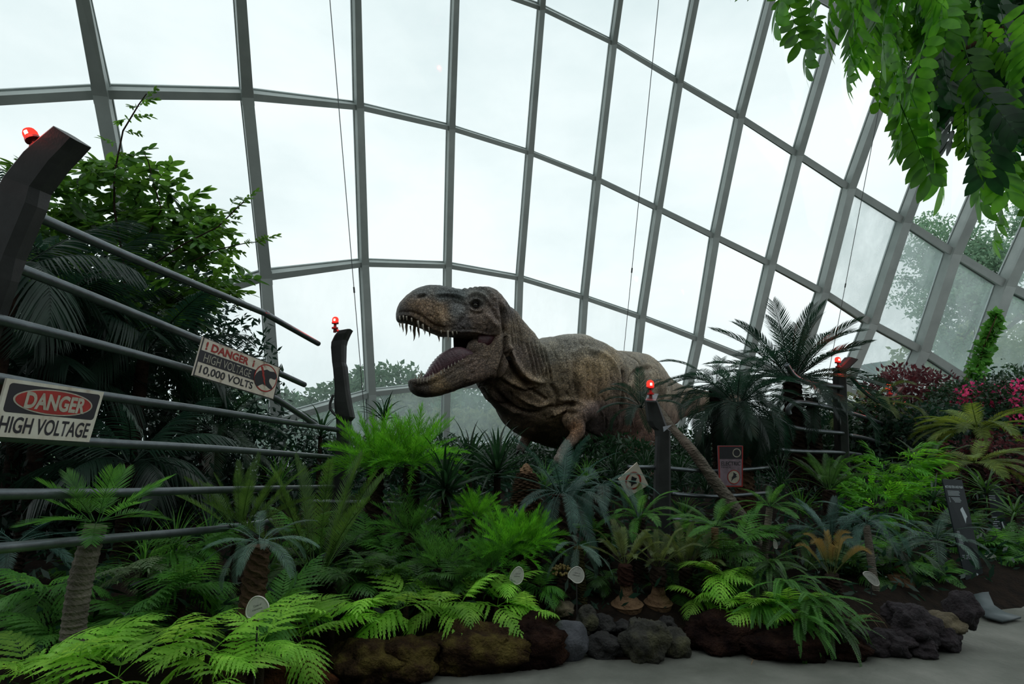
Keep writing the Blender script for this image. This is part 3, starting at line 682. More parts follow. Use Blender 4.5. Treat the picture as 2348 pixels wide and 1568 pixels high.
def fern_mesh(key, mat, pairs=12, ll=.42, lobes=7, lw=.115, arch=.9, t0=.16, vee=.10, droop=.35, ang=1.1, seed=0, tri=True, tipcurl=0.0):
    """tree-fern or lady-fern frond: tapering side leaves, each cut into pointed lobes"""
    rs = np.random.RandomState(seed + 5); N = 24; sx = [np.zeros(3)]; ths = [0.0]
    for i in range(N):
        t = (i + .5) / N; th = -arch * t ** 1.3 - tipcurl * max(0, t - .7) * 4
        sx.append(sx[-1] + np.array([math.cos(th), 0, math.sin(th)]) / N); ths.append(th)
    sx = np.array(sx); ths = np.array(ths); T = np.linspace(0, 1, N + 1); V = []; Q = []; TR = []
    for i in range(0, N + 1, 2):
        r = .007 * (1 - .85 * T[i]); n_ = np.array([-math.sin(ths[i]), 0, math.cos(ths[i])])
        for a in (math.pi / 2, -2.6, -.54): V.append(sx[i] + n_ * r * math.sin(a) + np.array([0, 1, 0]) * r * math.cos(a))
    for i in range(N // 2):
        for j in range(3): Q.append((i * 3 + j, i * 3 + (j + 1) % 3, (i + 1) * 3 + (j + 1) % 3, (i + 1) * 3 + j))
    for p in range(pairs + 1):
        u = p / pairs; t = t0 + (1 - t0) * u ** .9 * .97
        pos = np.array([np.interp(t, T, sx[:, c]) for c in range(3)]); th = np.interp(t, T, ths)
        tx = np.array([math.cos(th), 0, math.sin(th)]); nz = np.array([-math.sin(th), 0, math.cos(th)])
        pr = (min(1, .72 + u * 1.6) * (1 - u) ** .75 + .06) if tri else math.sin(math.pi * (.1 + .85 * u))
        for s in ((-1, 1) if p < pairs else (0,)):
            a = ang * (1 - .25 * u) * (1 + rs.uniform(-.08, .08)); ve = vee + rs.uniform(-.15, .15)
            d = tx * math.cos(a) + np.array([0, s, 0]) * math.sin(a) * math.cos(ve) + nz * math.sin(a) * math.sin(ve)
            if s == 0: d = tx
            L = ll * (pr if s else .22) * (1 + rs.uniform(-.1, .1)); wd = np.cross(d, nz); wd /= np.linalg.norm(wd) + 1e-9
            nl = max(3, int(lobes * (.35 + .65 * pr))); W = lw * (.5 + .5 * pr)
            def mid(x): return pos + d * L * x + np.array([0, 0, -1.0]) * droop * L * x * x
            b = len(V)
            for q in range(nl + 1): V.append(mid(q / (nl + .6)))
            for q in range(nl):
                x = (q + .5) / (nl + .6); w = W * math.sin(math.pi * min(1, .22 + .74 * x)) ** .8 * (1 - .35 * x)
                wn_ = [W * math.sin(math.pi * min(1, .22 + .74 * z_)) ** .8 * (1 - .35 * z_) for z_ in (q / (nl + .6), (q + 1) / (nl + .6))]
                for sg in (-1, 1):
                    k_ = len(V)
                    V.append(mid(q / (nl + .6) + .03) + wd * sg * wn_[0] * .27); V.append(mid((q + 1) / (nl + .6) + .03) + wd * sg * wn_[1] * .27)
                    V.append(mid(min(1.02, x + .13)) + wd * sg * w * .56 + np.array([0, 0, -1.0]) * w * .12)
                    for t_ in ((b + q, k_, k_ + 2), (b + q, k_ + 2, b + q + 1), (b + q + 1, k_ + 2, k_ + 1)): TR.append(t_ if sg < 0 else t_[::-1])
            V.append(mid(1.12)); V.append(mid(.93) + wd * W * .12); V.append(mid(.93) - wd * W * .12)
            TR += [(b + nl, len(V) - 2, len(V) - 3), (b + nl, len(V) - 3, len(V) - 1)]
    return np_mesh(key, np.array(V), [np.array(Q, dtype=np.int32), np.array(TR, dtype=np.int32)], mat)
def blade_mesh(key, mat, w=.05, arch=1.0, seed=0, seg=9, fold=.25, kink=0.0):
    """one strap or grass blade of unit length, folded along its middle"""
    V = []; Q = []; p = np.zeros(3); rs = np.random.RandomState(seed)
    for i in range(seg + 1):
        t = i / seg; th = -arch * t ** 1.4 - kink * max(0, t - .6) * 2.5; ww = w * min(1, .55 + t * 1.6) * (1 - t ** 2.6) + .002
        n_ = np.array([-math.sin(th), 0, math.cos(th)])
        V += [p + np.array([0, -ww / 2, 0]) + n_ * ww * fold, p - n_ * 0, p + np.array([0, ww / 2, 0]) + n_ * ww * fold]
        p = p + np.array([math.cos(th), rs.uniform(-.02, .02), math.sin(th)]) / seg
    for i in range(seg):
        for j in (0, 1): Q.append((i * 3 + j, i * 3 + j + 1, (i + 1) * 3 + j + 1, (i + 1) * 3 + j))
    return np_mesh(key, np.array(V), np.array(Q, dtype=np.int32), mat)
def leafcloud(N, size, rad, seed=0, shape=None, w=.45, thick=.75):
    """arrays for N small pointed leaves inside an ellipsoid of half-axes rad"""
    rs = np.random.RandomState(seed); v = rs.normal(size=(N, 3)); v /= np.linalg.norm(v, axis=1)[:, None]
    r = thick + (1 - thick) * rs.uniform(size=N); r = np.where(rs.uniform(size=N) < .35, rs.uniform(.2, 1, N) , r)
    bump = np.array([1 + .28 * noise.noise(Vector(q) * 2.3 + Vector((seed, 0, 0))) + .14 * noise.noise(Vector(q) * 5.5) for q in v])
    c = v * (r * bump)[:, None] * np.array(rad)
    d = v * .5 + rs.normal(size=(N, 3)) * .7; d[:, 2] -= .25; d /= np.linalg.norm(d, axis=1)[:, None]
    s = np.cross(d, rs.normal(size=(N, 3))); s /= np.linalg.norm(s, axis=1)[:, None] + 1e-9
    L = (size * rs.uniform(.6, 1.25, N))[:, None]
    V = np.stack([c, c + d * L * .45 - s * L * w * .5, c + d * L, c + d * L * .45 + s * L * w * .5], 1).reshape(-1, 3)
    q = np.arange(N)[:, None] * 4 + np.array([[0, 1, 2, 3]])
    return V, q.astype(np.int32)

# ------------------------------------------------------------------ leaf colours
LM = dict(
 mid=leaf_mat('leaf_mid_green', (.020, .066, .012), (.050, .14, .022), rough=.4),
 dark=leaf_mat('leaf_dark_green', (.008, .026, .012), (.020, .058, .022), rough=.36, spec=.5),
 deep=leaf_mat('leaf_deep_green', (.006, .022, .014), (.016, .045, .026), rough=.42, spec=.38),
 blue=leaf_mat('leaf_blue_green', (.028, .078, .062), (.07, .15, .12), rough=.5, trans=.2),
 silver=leaf_mat('leaf_silver_green', (.06, .12, .09), (.13, .22, .17), rough=.55, trans=.2),
 bright=leaf_mat('leaf_bright_green', (.055, .24, .010), (.13, .44, .025), rough=.5, trans=.45),
 lime=leaf_mat('leaf_lime_green', (.13, .34, .03), (.32, .62, .08), rough=.55, trans=.45),
 fern=leaf_mat('leaf_fern_green', (.034, .14, .018), (.085, .26, .035), rough=.5, trans=.4),
 olive=leaf_mat('leaf_olive', (.055, .085, .020), (.12, .16, .04), rough=.55, trans=.3),
 gold=leaf_mat('leaf_gold_tipped', (.06, .09, .02), (.12, .14, .035), rough=.6, trans=.3, tip=(.24, .17, .045)),
 pale=leaf_mat('leaf_pale_young', (.13, .20, .10), (.24, .32, .17), rough=.6, trans=.35),
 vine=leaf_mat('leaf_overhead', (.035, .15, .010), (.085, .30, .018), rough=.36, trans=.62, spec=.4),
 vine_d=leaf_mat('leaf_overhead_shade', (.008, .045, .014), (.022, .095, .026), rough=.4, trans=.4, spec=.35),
 tree=leaf_mat('leaf_tree', (.03, .10, .012), (.08, .20, .022), rough=.42, trans=.4),
 outer=leaf_mat('leaf_outside', (.10, .19, .12), (.20, .30, .19), rough=.7, trans=.3),  # haze over the outside trees is put into these paler leaf colours
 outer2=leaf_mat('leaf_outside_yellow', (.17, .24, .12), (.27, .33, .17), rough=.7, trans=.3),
 red=leaf_mat('leaf_dark_red', (.030, .010, .012), (.085, .022, .022), rough=.6, trans=.3),
 pink=leaf_mat('bract_pink', (.55, .03, .12), (.85, .09, .25), rough=.7, trans=.35),
 yel=leaf_mat('leaf_yellow_green', (.07, .12, .014), (.15, .21, .025), rough=.55, trans=.35),
 moss=leaf_mat('leaf_moss_green', (.032, .085, .012), (.085, .18, .028), rough=.5, trans=.35),
 dry=leaf_mat('leaf_dry_brown', (.10, .06, .03), (.22, .14, .07), rough=.8, trans=.1),
)
M_BARK = {
 'dark': solid('bark_dark', [(.010, .007, .005), (.035, .022, .015)], scale=14, rough=.95, bump=.8, bscale=60, spec=.15),
 'grey': solid('bark_grey', [(.07, .062, .048), (.17, .15, .12)], scale=7, rough=.9, bump=.8, bscale=50, spec=.2, stretch=(1, 1, 2.5)),
 'brown': solid('bark_brown', [(.030, .018, .010), (.085, .052, .030)], scale=10, rough=.95, bump=.8, bscale=55, spec=.15),
 'tan': solid('bark_tan', [(.11, .062, .034), (.22, .135, .075)], scale=8, rough=.85, bump=.6, bscale=70, spec=.2),
 'red': solid('fibre_red', [(.020, .009, .007), (.05, .022, .016)], scale=16, rough=1, bump=.9, bscale=80, spec=.1),
 'moss': solid('bark_moss', [(.02, .02, .008), (.06, .055, .022)], scale=12, rough=1, bump=.9, bscale=60, spec=.1),
}
_mc = {}
def STYLE(name, v=0):
    """frond mesh of a kind, in a few bends; shared between plants"""
    if (name, v) in _mc: return _mc[(name, v)]
    A = [.55, 1.05, 1.65][v % 3]; sd = v
    d = dict(
     cycas=lambda: frond_mesh('frond', LM['dark'], 44, .17, .010, arch=A, vee=.45, seed=sd),
     cycasm=lambda: frond_mesh('frond', LM['mid'], 44, .17, .011, arch=A, vee=.40, seed=sd),
     cycasg=lambda: frond_mesh('frond', LM['fern'], 40, .18, .013, arch=A, vee=.3, seed=sd),
     blue=lambda: frond_mesh('frond', LM['blue'], 46, .165, .0085, arch=A, vee=.25, seed=sd),
     silver=lambda: frond_mesh('frond', LM['silver'], 40, .17, .0095, arch=A * .9, vee=.2, seed=sd),
     deep=lambda: frond_mesh('frond', LM['deep'], 44, .21, .013, arch=A, vee=.5, droop=.3, seed=sd),
     upright=lambda: frond_mesh('frond', LM['moss'], 54, .13, .0075, arch=A * .35, vee=.55, droop=.05, seed=sd, t0=.22),
     wide=lambda: frond_mesh('frond', LM['fern'], 24, .33, .019, arch=A * .45, vee=.35, droop=.10, ang=.85, seed=sd, t0=.22, prof=lambda u: math.sin(math.pi * (.25 + .68 * u)) ** .6),
     plume=lambda: frond_mesh('frond', LM['bright'], 40, .20, .010, arch=A * .6, vee=.7, droop=.05, ang=.85, rand=.35, seed=sd, t0=.18),
     plumeg=lambda: frond_mesh('frond', LM['fern'], 40, .20, .010, arch=A * .6, vee=.7, droop=.05, ang=.85, rand=.35, seed=sd, t0=.18),
     kentia=lambda: frond_mesh('frond', LM['deep'], 30, .30, .020, arch=A, vee=-.15, droop=.75, ang=1.0, seed=sd, t0=.15, seg=4, prof=lambda u: math.sin(math.pi * (.15 + .80 * u)) ** .5),
     gold=lambda: frond_mesh('frond', LM['gold'], 44, .16, .011, arch=A * .35, vee=.7, droop=.0, seed=sd, t0=.3, tipcurl=1.3),
     olive=lambda: frond_mesh('frond', LM['olive'], 40, .17, .015, arch=A * .5, vee=.5, seed=sd, t0=.2, tipcurl=.6),
     yellow=lambda: frond_mesh('frond', LM['yel'], 40, .22, .016, arch=A * .7, vee=.3, seed=sd, t0=.12),
     sword=lambda: frond_mesh('frond', LM['fern'], 34, .105, .019, arch=A * 1.1, vee=.1, ang=1.3, droop=.1, seed=sd, t0=.06, ell=True, prof=lambda u: (1 - u) ** .4 * min(1, .5 + 3 * u), stalk=.005),
     swordd=lambda: frond_mesh('frond', LM['mid'], 34, .105, .019, arch=A * 1.1, vee=.1, ang=1.3, droop=.1, seed=sd, t0=.06, ell=True, prof=lambda u: (1 - u) ** .4 * min(1, .5 + 3 * u), stalk=.005),
     lime=lambda: fern_mesh('frond', LM['lime'], 10, .44, 7, .092, arch=A * 1.0, ang=.98, droop=.45, seed=sd),
     fern=lambda: fern_mesh('frond', LM['fern'], 13, .40, 6, .075, arch=A * .95, ang=1.0, droop=.5, seed=sd),
     fernd=lambda: fern_mesh('frond', LM['mid'], 13, .40, 6, .075, arch=A * .95, ang=1.0, droop=.45, seed=sd),
     pale=lambda: fern_mesh('frond', LM['pale'], 12, .36, 6, .075, arch=A * .9, seed=sd),
     strap=lambda: blade_mesh('leaf_blade', LM['dark'], .07, arch=A * .7, seed=sd, kink=.3),
     strapm=lambda: blade_mesh('leaf_blade', LM['mid'], .05, arch=A * .8, seed=sd, kink=.6),
     grass=lambda: blade_mesh('leaf_blade', LM['fern'], .022, arch=A * .9, seed=sd),
     grassd=lambda: blade_mesh('leaf_blade', LM['dark'], .03, arch=A * .9, seed=sd, kink=.4),
     straw=lambda: blade_mesh('leaf_blade', LM['dry'], .012, arch=A * 1.2, seed=sd),
     bamboo=lambda: frond_mesh('frond', LM['bright'], 13, .30, .035, arch=A * .8, vee=.1, droop=.35, ang=.75, rand=.3, seed=sd, t0=.25, ell=True, stalk=.006, prof=lambda u: .8),
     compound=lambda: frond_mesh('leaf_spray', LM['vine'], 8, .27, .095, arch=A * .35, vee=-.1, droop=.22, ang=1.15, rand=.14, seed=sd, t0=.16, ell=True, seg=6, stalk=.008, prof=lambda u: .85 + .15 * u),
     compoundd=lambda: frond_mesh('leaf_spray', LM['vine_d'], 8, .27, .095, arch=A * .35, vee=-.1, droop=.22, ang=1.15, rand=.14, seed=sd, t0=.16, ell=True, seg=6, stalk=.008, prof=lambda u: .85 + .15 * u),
     twig=lambda: frond_mesh('twig', LM['tree'], 7, .36, .13, arch=A * .3, vee=.2, droop=.15, ang=.9, rand=.45, seed=sd, t0=.1, ell=True, seg=5, stalk=.009, prof=lambda u: .8),
     twigd=lambda: frond_mesh('twig', LM['mid'], 7, .36, .13, arch=A * .3, vee=.2, droop=.15, ang=.9, rand=.45, seed=sd, t0=.1, ell=True, seg=5, stalk=.009, prof=lambda u: .8),
    )[name]()
    _mc[(name, v)] = d; return d
def orient(az, el, roll=0.0):
    return (Matrix.Rotation(az, 4, 'Z') @ Matrix.Rotation(-el, 4, 'Y') @ Matrix.Rotation(roll, 4, 'X')).to_euler()
PR = random.Random(21)
def add_frond(root, loc, style, v, L, az, el, name='frond', roll=None):
    o = bpy.data.objects.new(name, STYLE(style, v)); COL.objects.link(o); o.parent = root; o.location = loc
    o.rotation_euler = orient(az, el, PR.uniform(-.25, .25) if roll is None else roll); o.scale = (L, L, L); return o
def trunk_mesh(path, radii, mat, mode='scales', n=14, amp=.12, name='trunk'):
    pts = [Vector(p) for p in path]; rr = list(radii)
    L = sum((pts[i + 1] - pts[i]).length for i in range(len(pts) - 1)); m = max(8, min(110, int(L / (max(rr) * .16))))
    S = resamp([(*p, r) for p, r in zip(pts, rr)], m); mb = MB(); up = None; vs = []
    for i, s in enumerate(S):
        c = Vector(s[:3]); t = (Vector(S[min(i + 1, m - 1)][:3]) - Vector(S[max(i - 1, 0)][:3])).normalized()
        sd = t.cross(Vector((0, 1, 0))).normalized(); u2 = sd.cross(t)
        for j in range(n):
            a = 2 * math.pi * (j + (.5 if i % 2 else 0)) / n; r = s[3]
            if mode == 'scales': r *= 1 + amp * (1 if (i + j * 2) % 3 == 0 else -.4) + PR.uniform(-.05, .05)
            elif mode == 'rings': r *= 1 + amp * .5 * (1 if i % 3 == 0 else -.3) + PR.uniform(-.02, .02)
            else: r *= 1 + amp * .6 * noise.noise(Vector((c.x * 9 + math.cos(a) * 2, math.sin(a) * 2, c.z * 9)))
            vs.append(c + (sd * math.cos(a) + u2 * math.sin(a)) * r)
    fs = [(i * n + j, i * n + (j + 1) % n, (i + 1) * n + (j + 1) % n, (i + 1) * n + j) for i in range(m - 1) for j in range(n)]
    fs += [tuple(range(n - 1, -1, -1)), tuple((m - 1) * n + j for j in range(n))]
    mb.add(vs, fs); return mb.mesh(name, mat, mode == 'smooth')
def gz(x, y): return ground_h(x, y)
def cycad(name, px, py, d, L, n, style, el, label, base=None, r=.07, bark='dark', mode='scales', bottle=0, curve=0.0, group=None, az0=None, cone=False, vs=(0, 1, 2), front_skip=False, cat='cycad', jit=.12, low=0.0):
    """crown at pixel (px,py), distance d; frond length L; base=(px,py) of the foot gives the lean"""
    c = P(px, py, d)
    if base: f = P(base[0], base[1], base[2] if len(base) > 2 else d)
    else: f = Vector((c.x, c.y, 0))
    f.z = gz(f.x, f.y) - .02
    root = empty(name, f, label, cat, group)
    if r > 0:
        ax = c - f; side = Vector((ax.z, 0, -ax.x)).normalized() if abs(ax.z) > 1e-6 else Vector((1, 0, 0))
        pts = [Vector((0, 0, -.06)), ax * .12, ax * .35 + side * curve * .8, ax * .65 + side * curve, ax * .97]
        rr = [r * 1.15, r * 1.1, r, r, r * .92]
        if bottle: pts = [Vector((0, 0, -.06)), ax * .06, ax * .14, ax * .26, ax * .38, ax * .60, ax * .97]; rr = [bottle * .8, bottle, bottle * .86, r * 1.3, r, r * .95, r]
        if bottle:
            k = 5; put_l('trunk', trunk_mesh(pts[:6], rr[:6], M_BARK['tan'], 'rings', amp=.14), root)
            put_l('crown_shaft', trunk_mesh([lerp(pts[4], pts[5], .7), pts[5], lerp(pts[5], pts[6], .5), pts[6]], [r * 1.08, r * 1.28, r * 1.3, r * 1.05], M_BARK[bark], 'scales'), root, label='dark fibrous upper trunk')
        else: put_l('trunk', trunk_mesh(pts, rr, M_BARK[bark], mode), root)
    loc = c - f; a0 = PR.uniform(0, 6.28) if az0 is None else az0
    for i in range(n):
        t = (i + .5) / n; e = lerp(el[0], el[1], t ** .8) + PR.uniform(-jit, jit)
        az = a0 + i * 2.39996 + PR.uniform(-.12, .12); vi = vs[min(len(vs) - 1, int(t * len(vs)))] if PR.random() < .7 else PR.choice(vs)
        off = Vector((math.cos(az), math.sin(az), 0)) * r * .5
        add_frond(root, loc + off, style, vi, L * PR.uniform(.82, 1.08), az, e)
    if cone: put_l('cone', trunk_mesh([loc, loc + Vector((0, 0, .1)), loc + Vector((0, 0, .2))], [r * .7, r * .6, r * .15], M_BARK['brown']), root)
    return root
def put_l(name, me, parent, mat=None, label=None, kind=None): return link(name, me, parent, mat, label=label, kind=kind)
def fernclump(name, px, py, d, L, n, style, el, label, group=None, az=None, vs=(0, 1, 2), cat='fern', az_rng=None, z=None):
    c = P(px, py, d); g = gz(c.x, c.y)
    root = empty(name, (c.x, c.y, g), label, cat, group)
    h = c.z - g
    if h > .12: put_l('stem', trunk_mesh([(0, 0, -.03), (0, 0, h * .5), (0, 0, h)], [.03, .026, .022], M_BARK['dark'], 'noise', n=7), root)
    a0 = PR.uniform(0, 6.28)
    for i in range(n):
        a = a0 + i * 2.39996 if az_rng is None else lerp(az_rng[0], az_rng[1], (i + PR.random()) / n)
        add_frond(root, Vector((0, 0, max(h, 0.02))), style, PR.choice(vs), L * PR.uniform(.7, 1.1), a, PR.uniform(*el))
    return root
def strapplant(name, px, py, d, L, n, style, el, label, group=None, cat='plant', stem='dark', r=.035, vs=(0, 1, 2)):
    c = P(px, py, d); g = gz(c.x, c.y); root = empty(name, (c.x, c.y, g), label, cat, group); h = c.z - g
    if h > .1 and r > 0: put_l('stem', trunk_mesh([(0, 0, -.05), (0, 0, h * .5), (0, 0, h)], [r * 1.2, r, r], M_BARK[stem], 'rings', n=9), root)
    a0 = PR.uniform(0, 6)
    for i in range(n):
        t = (i + .5) / n
        add_frond(root, Vector((0, 0, max(.02, h + PR.uniform(-.05, .05) * min(1, h * 4)))), style, PR.choice(vs), L * PR.uniform(.65, 1.1), a0 + i * 2.4, lerp(el[0], el[1], t) + PR.uniform(-.2, .2), 'leaf_blade', PR.uniform(-.5, .5))
    return root
def shrub(name, px, py, d, rad, N, size, mat, label, cat='shrub', group=None, w=.45, seed=1, base=True, bark='dark', blossoms=None, drop=None, extra=None):
    c = P(px, py, d); g = gz(c.x, c.y) if base is True else base
    root = empty(name, (c.x, c.y, min(g, c.z - .05)), label, cat, group)
    h = c.z - root.location.z
    st = MB()
    rs = random.Random(seed)
    for k in range(5):
        a = rs.uniform(0, 6.28); e = Vector((math.cos(a) * rad[0] * .6, math.sin(a) * rad[1] * .6, h + rs.uniform(-.1, .5) * rad[2]))
        st.tube([(0, 0, -.05), (e.x * .25, e.y * .25, h * .5), tuple(e)], [max(.012, rad[0] * .05), max(.009, rad[0] * .035), .005], 6)
    put_l('stem', st.mesh('stem', M_BARK[bark]), root)
    V, Q = leafcloud(N, size, rad, seed, w=w); V = V + np.array([0, 0, h])
    put_l('foliage', np_mesh('foliage', V, Q, mat), root, kind='stuff')
    if blossoms:
        bm_, nb, bs = blossoms; k = 0
        for (bx, by) in nb:
            q = P(bx, by, d) - Vector(root.location); q.y -= rad[1] * .62
            Vb, Qb = leafcloud(46, bs * .42, (bs, bs, bs * .8), seed + k, w=.9); k += 1
            put_l('blossom_cluster', np_mesh('blossom_cluster', Vb, Qb, bm_), root).location = q
    return root
# ================================================================== fences, beacons, signs
m_post = solid('post_steel', [(.020, .021, .022), (.042, .043, .044)], scale=6, rough=.5, spec=.4, bump=.06, bscale=90)
m_rail = solid('rail_steel', [(.09, .105, .115), (.15, .17, .18)], scale=9, rough=.36, metal=.75, spec=.5, bump=.08, bscale=80)
m_redbase = plain('beacon_base_red', (.16, .012, .010), .4)
m_lens = emit('beacon_lens_lit', (1.0, .030, .020), 2.2)
m_core = emit('beacon_core_lit', (1.0, .45, .35), 9.0)
def dr(px): return 1.0 / (.364 - .000275 * px)      # distance of the left fence line along the picture
def put_post(fence, st, depth, name='post', label=None):
    """bent box-section post; st = (left px, left py, right px, right py, distance)"""
    mb = MB(); vs = []; n = 8; S = st
    for (lx, ly, rx, ry, d) in S:
        l, r = P(lx, ly, d), P(rx, ry, d); ax = (r - l); w = ax.length; ax.normalize()
        bk = Vector((0.25, 1, 0)).normalized(); bk = (bk - ax * bk.dot(ax)).normalized(); c = .16 * w
        vs += [l + ax * c, r - ax * c, r + bk * c, r + bk * (depth - c), r - ax * c + bk * depth, l + ax * c + bk * depth, l + bk * (depth - c), l + bk * c]
    k = len(S)
    fs = [(i * n + j, i * n + (j + 1) % n, (i + 1) * n + (j + 1) % n, (i + 1) * n + j) for i in range(k - 1) for j in range(n)] + [tuple(range(n - 1, -1, -1)), tuple((k - 1) * n + j for j in range(n))]
    mb.add(vs, fs)
    for (lx, ly, rx, ry, d) in S[1:-1:2]:                                   # welded seam plates
        pass
    return put(name, mb.mesh(name, m_post), fence, label=label)
def beacon(fence, post, px, py, d, r, up=Vector((0, 0, 1)), power=1.5, label=None):
    """red warning lamp: foot, collar and lit lens, pieces of the post it is screwed to"""
    c = P(px, py, d); up = up.normalized(); h = r * 1.3
    o = MB(); o.tube([c - up * (h * 3.0), c - up * (h * 2.0)], [r * .5, r * .5], 10); o.tube([c - up * (h * 2.1), c - up * (h * 1.7), c - up * (h * 1.69), c - up * h * .75], [r * 1.0, r * 1.0, r * .45, r * .45], 12)
    o.tube([c - up * h * .78, c - up * h * .45], [r * 1.08, r * 1.08], 14)
    b_ = link('beacon_base', o.mesh('beacon_base', m_redbase), post)
    o = MB(); o.tube([c - up * h * .45, c + up * h * .35, c + up * h * .72, c + up * h * .92, c + up * h], [r, r, r * .82, r * .45, r * .05], 16)
    b2 = link('beacon_lens', o.mesh('beacon_lens', m_lens, True), post)
    o = MB(); o.tube([c - up * h * .2 - Vector((0, r * .86, 0)), c + up * h * .3 - Vector((0, r * .86, 0))], [r * .35, r * .35], 8, squash=.5); link('beacon_core', o.mesh('beacon_core', m_core, True), post)
    L = bpy.data.lights.new('beacon_light', 'POINT'); L.color = (1, .05, .03); L.energy = power; L.shadow_soft_size = r
    lo = bpy.data.objects.new('beacon_light', L); COL.objects.link(lo); lo.parent = fence; lo.location = c + Vector((0, -r * 1.7, r * .5)) - Vector(fence.location)
def rail(fence, pts, r=.027, name='rail'):
    ps = resamp([tuple(P(*p)) for p in pts], max(3, len(pts) * 5)) if len(pts) > 2 else [np.array(P(*p)) for p in pts]
    mb = MB(); mb.tube([tuple(p) for p in ps], r, 12); return put(name, mb.mesh(name, m_rail, True), fence)
fl = P(20, 900, 2.8); fl = Vector((fl.x, fl.y, gz(fl.x, fl.y)))
fenceL = empty('electric_fence', fl, 'broken dark steel fence at left with bent rails between two red-lamp posts', 'fence')
gpx = P(-60, 1500, 2.75)
post1 = put_post(fenceL, [(-260, 1450, -150, 1450, 2.78), (-190, 900, -85, 905, 2.74), (-110, 600, 8, 640, 2.70), (-75, 560, 22, 588, 2.70), (-22, 428, 72, 470, 2.68), (-6, 400, 80, 432, 2.68), (42, 342, 122, 374, 2.66), (80, 310, 148, 346, 2.65), (114, 284, 170, 320, 2.63)], .13, label='dark post bending over to the right')
beacon(fenceL, post1, 71, 311, 2.70, .030, up=Vector((-.5, 0, .85)), power=1.6)
post2 = put_post(fenceL, [(755, 1240, 790, 1240, 6.62), (762, 1090, 797, 1090, 6.6), (770, 1000, 799, 1000, 6.6), (769, 962, 800, 966, 6.6), (766, 948, 809, 957, 6.58), (764, 920, 801, 922, 6.56), (766, 890, 795, 889, 6.55),
                         (762, 845, 789, 838, 6.53), (760, 829, 787, 830, 6.53), (757, 795, 787, 789, 6.52), (758, 783, 790, 778, 6.52), (765, 768, 797, 762, 6.50), (773, 758, 802, 753, 6.50)], .15, label='dark bent post with a twisted foot')
beacon(fenceL, post2, 769, 735, 6.58, .036, power=3)
o = MB(); o.tube([P(767, 751, 6.58), P(772, 757, 6.56), P(780, 762, 6.54)], .018, 10); link('beacon_base', o.mesh('beacon_base', m_redbase), post2)
o = MB(); o.tube([P(764, 905, 6.5), P(757, 925, 6.5), P(757, 937, 6.5), P(764, 946, 6.5), P(770, 952, 6.5)], .016, 8); link('bracket', o.mesh('bracket', m_post), post2)
rail(fenceL, [(-120, 420, dr(-120)), (60, 485, dr(60)), (330, 603, dr(330)), (600, 715, dr(600)), (612, 721, dr(612)), (730, 788, dr(730))][1:])
rail(fenceL, [(-40, 583, dr(-40) + .1), (5, 600, dr(5)), (235, 690, dr(235)), (470, 785, dr(470)), (600, 838, dr(600)), (698, 882, dr(690))])
rail(fenceL, [(-60, 715, dr(-60)), (0, 733, dr(0)), (240, 793, dr(240)), (440, 848, dr(440)), (560, 885, dr(560)), (630, 913, dr(620)), (692, 953, dr(680)), (728, 977, dr(735))])
rail(fenceL, [(-60, 857, dr(-60)), (240, 908, dr(240)), (500, 944, dr(500)), (775, 986, dr(770)), (822, 998, 7.1)])
rail(fenceL, [(-60, 995, dr(-60)), (210, 1014, dr(210)), (500, 1029, dr(500)), (766, 1049, dr(766))])
rail(fenceL, [(-60, 1133, dr(-60)), (240, 1130, dr(240)), (510, 1123, dr(510)), (765, 1117, dr(766))])
rail(fenceL, [(-60, 1262, dr(-60)), (230, 1236, dr(230)), (400, 1222, dr(400)), (530, 1209, dr(530)), (620, 1195, dr(620))])
rail(fenceL, [(300, 1345, 4.0), (345, 1330, 4.0), (380, 1310, 4.0), (395, 1318, 4.0), (402, 1335, 4.0)], .022)
rail(fenceL, [(700, 1150, 6.4), (955, 1160, 6.4), (1022, 1196, 6.3)], .028)
rail(fenceL, [(950, 1205, 6.3), (975, 1206, 6.3), (1040, 1222, 6.3)], .028)
rail(fenceL, [(958, 1165, 6.45), (966, 1190, 6.45), (980, 1203, 6.45), (1000, 1188, 6.45)], .032, 'twisted_strut')

fr = P(1522, 1250, 6.5); fr = Vector((fr.x, fr.y, gz(fr.x, fr.y)))
fenceR = empty('electric_fence', fr, 'dark steel fence on the right with red lamps, its rails bent open around the palms', 'fence')
post3 = put_post(fenceR, [(1503, 1260, 1540, 1260, 6.5), (1504, 1130, 1540, 1130, 6.5), (1509, 1000, 1539, 1000, 6.5), (1507, 986, 1540, 988, 6.5), (1497, 978, 1534, 984, 6.5), (1490, 965, 1530, 972, 6.5), (1485, 925, 1512, 926, 6.5), (1483, 917, 1508, 918, 6.5)], .16, label='thick black post with a bent flap')
o = MB(); a, b = P(1480, 921, 6.42), P(1504, 922, 6.42); e1, e2 = P(1485, 906, 6.62), P(1510, 906, 6.62); o.quadbox([a, b, e2, e1] + [v + Vector((0, 0, .018)) for v in (a, b, e2, e1)]); link('cap_plate', o.mesh('cap_plate', m_rail), post3, label='pale tilted cap plate')
o = MB(); a, b, c_ = P(1522, 990, 6.42), P(1541, 974, 6.42), P(1520, 978, 6.45); o.add([a, b, c_, a + Vector((0, .02, .0)), b + Vector((0, .02, 0)), c_ + Vector((0, .02, 0))], [(0, 1, 2), (5, 4, 3), (0, 3, 4, 1), (1, 4, 5, 2), (2, 5, 3, 0)]); link('bent_flap', o.mesh('bent_flap', m_rail), post3)
beacon(fenceR, post3, 1491, 882, 6.52, .042, power=3)
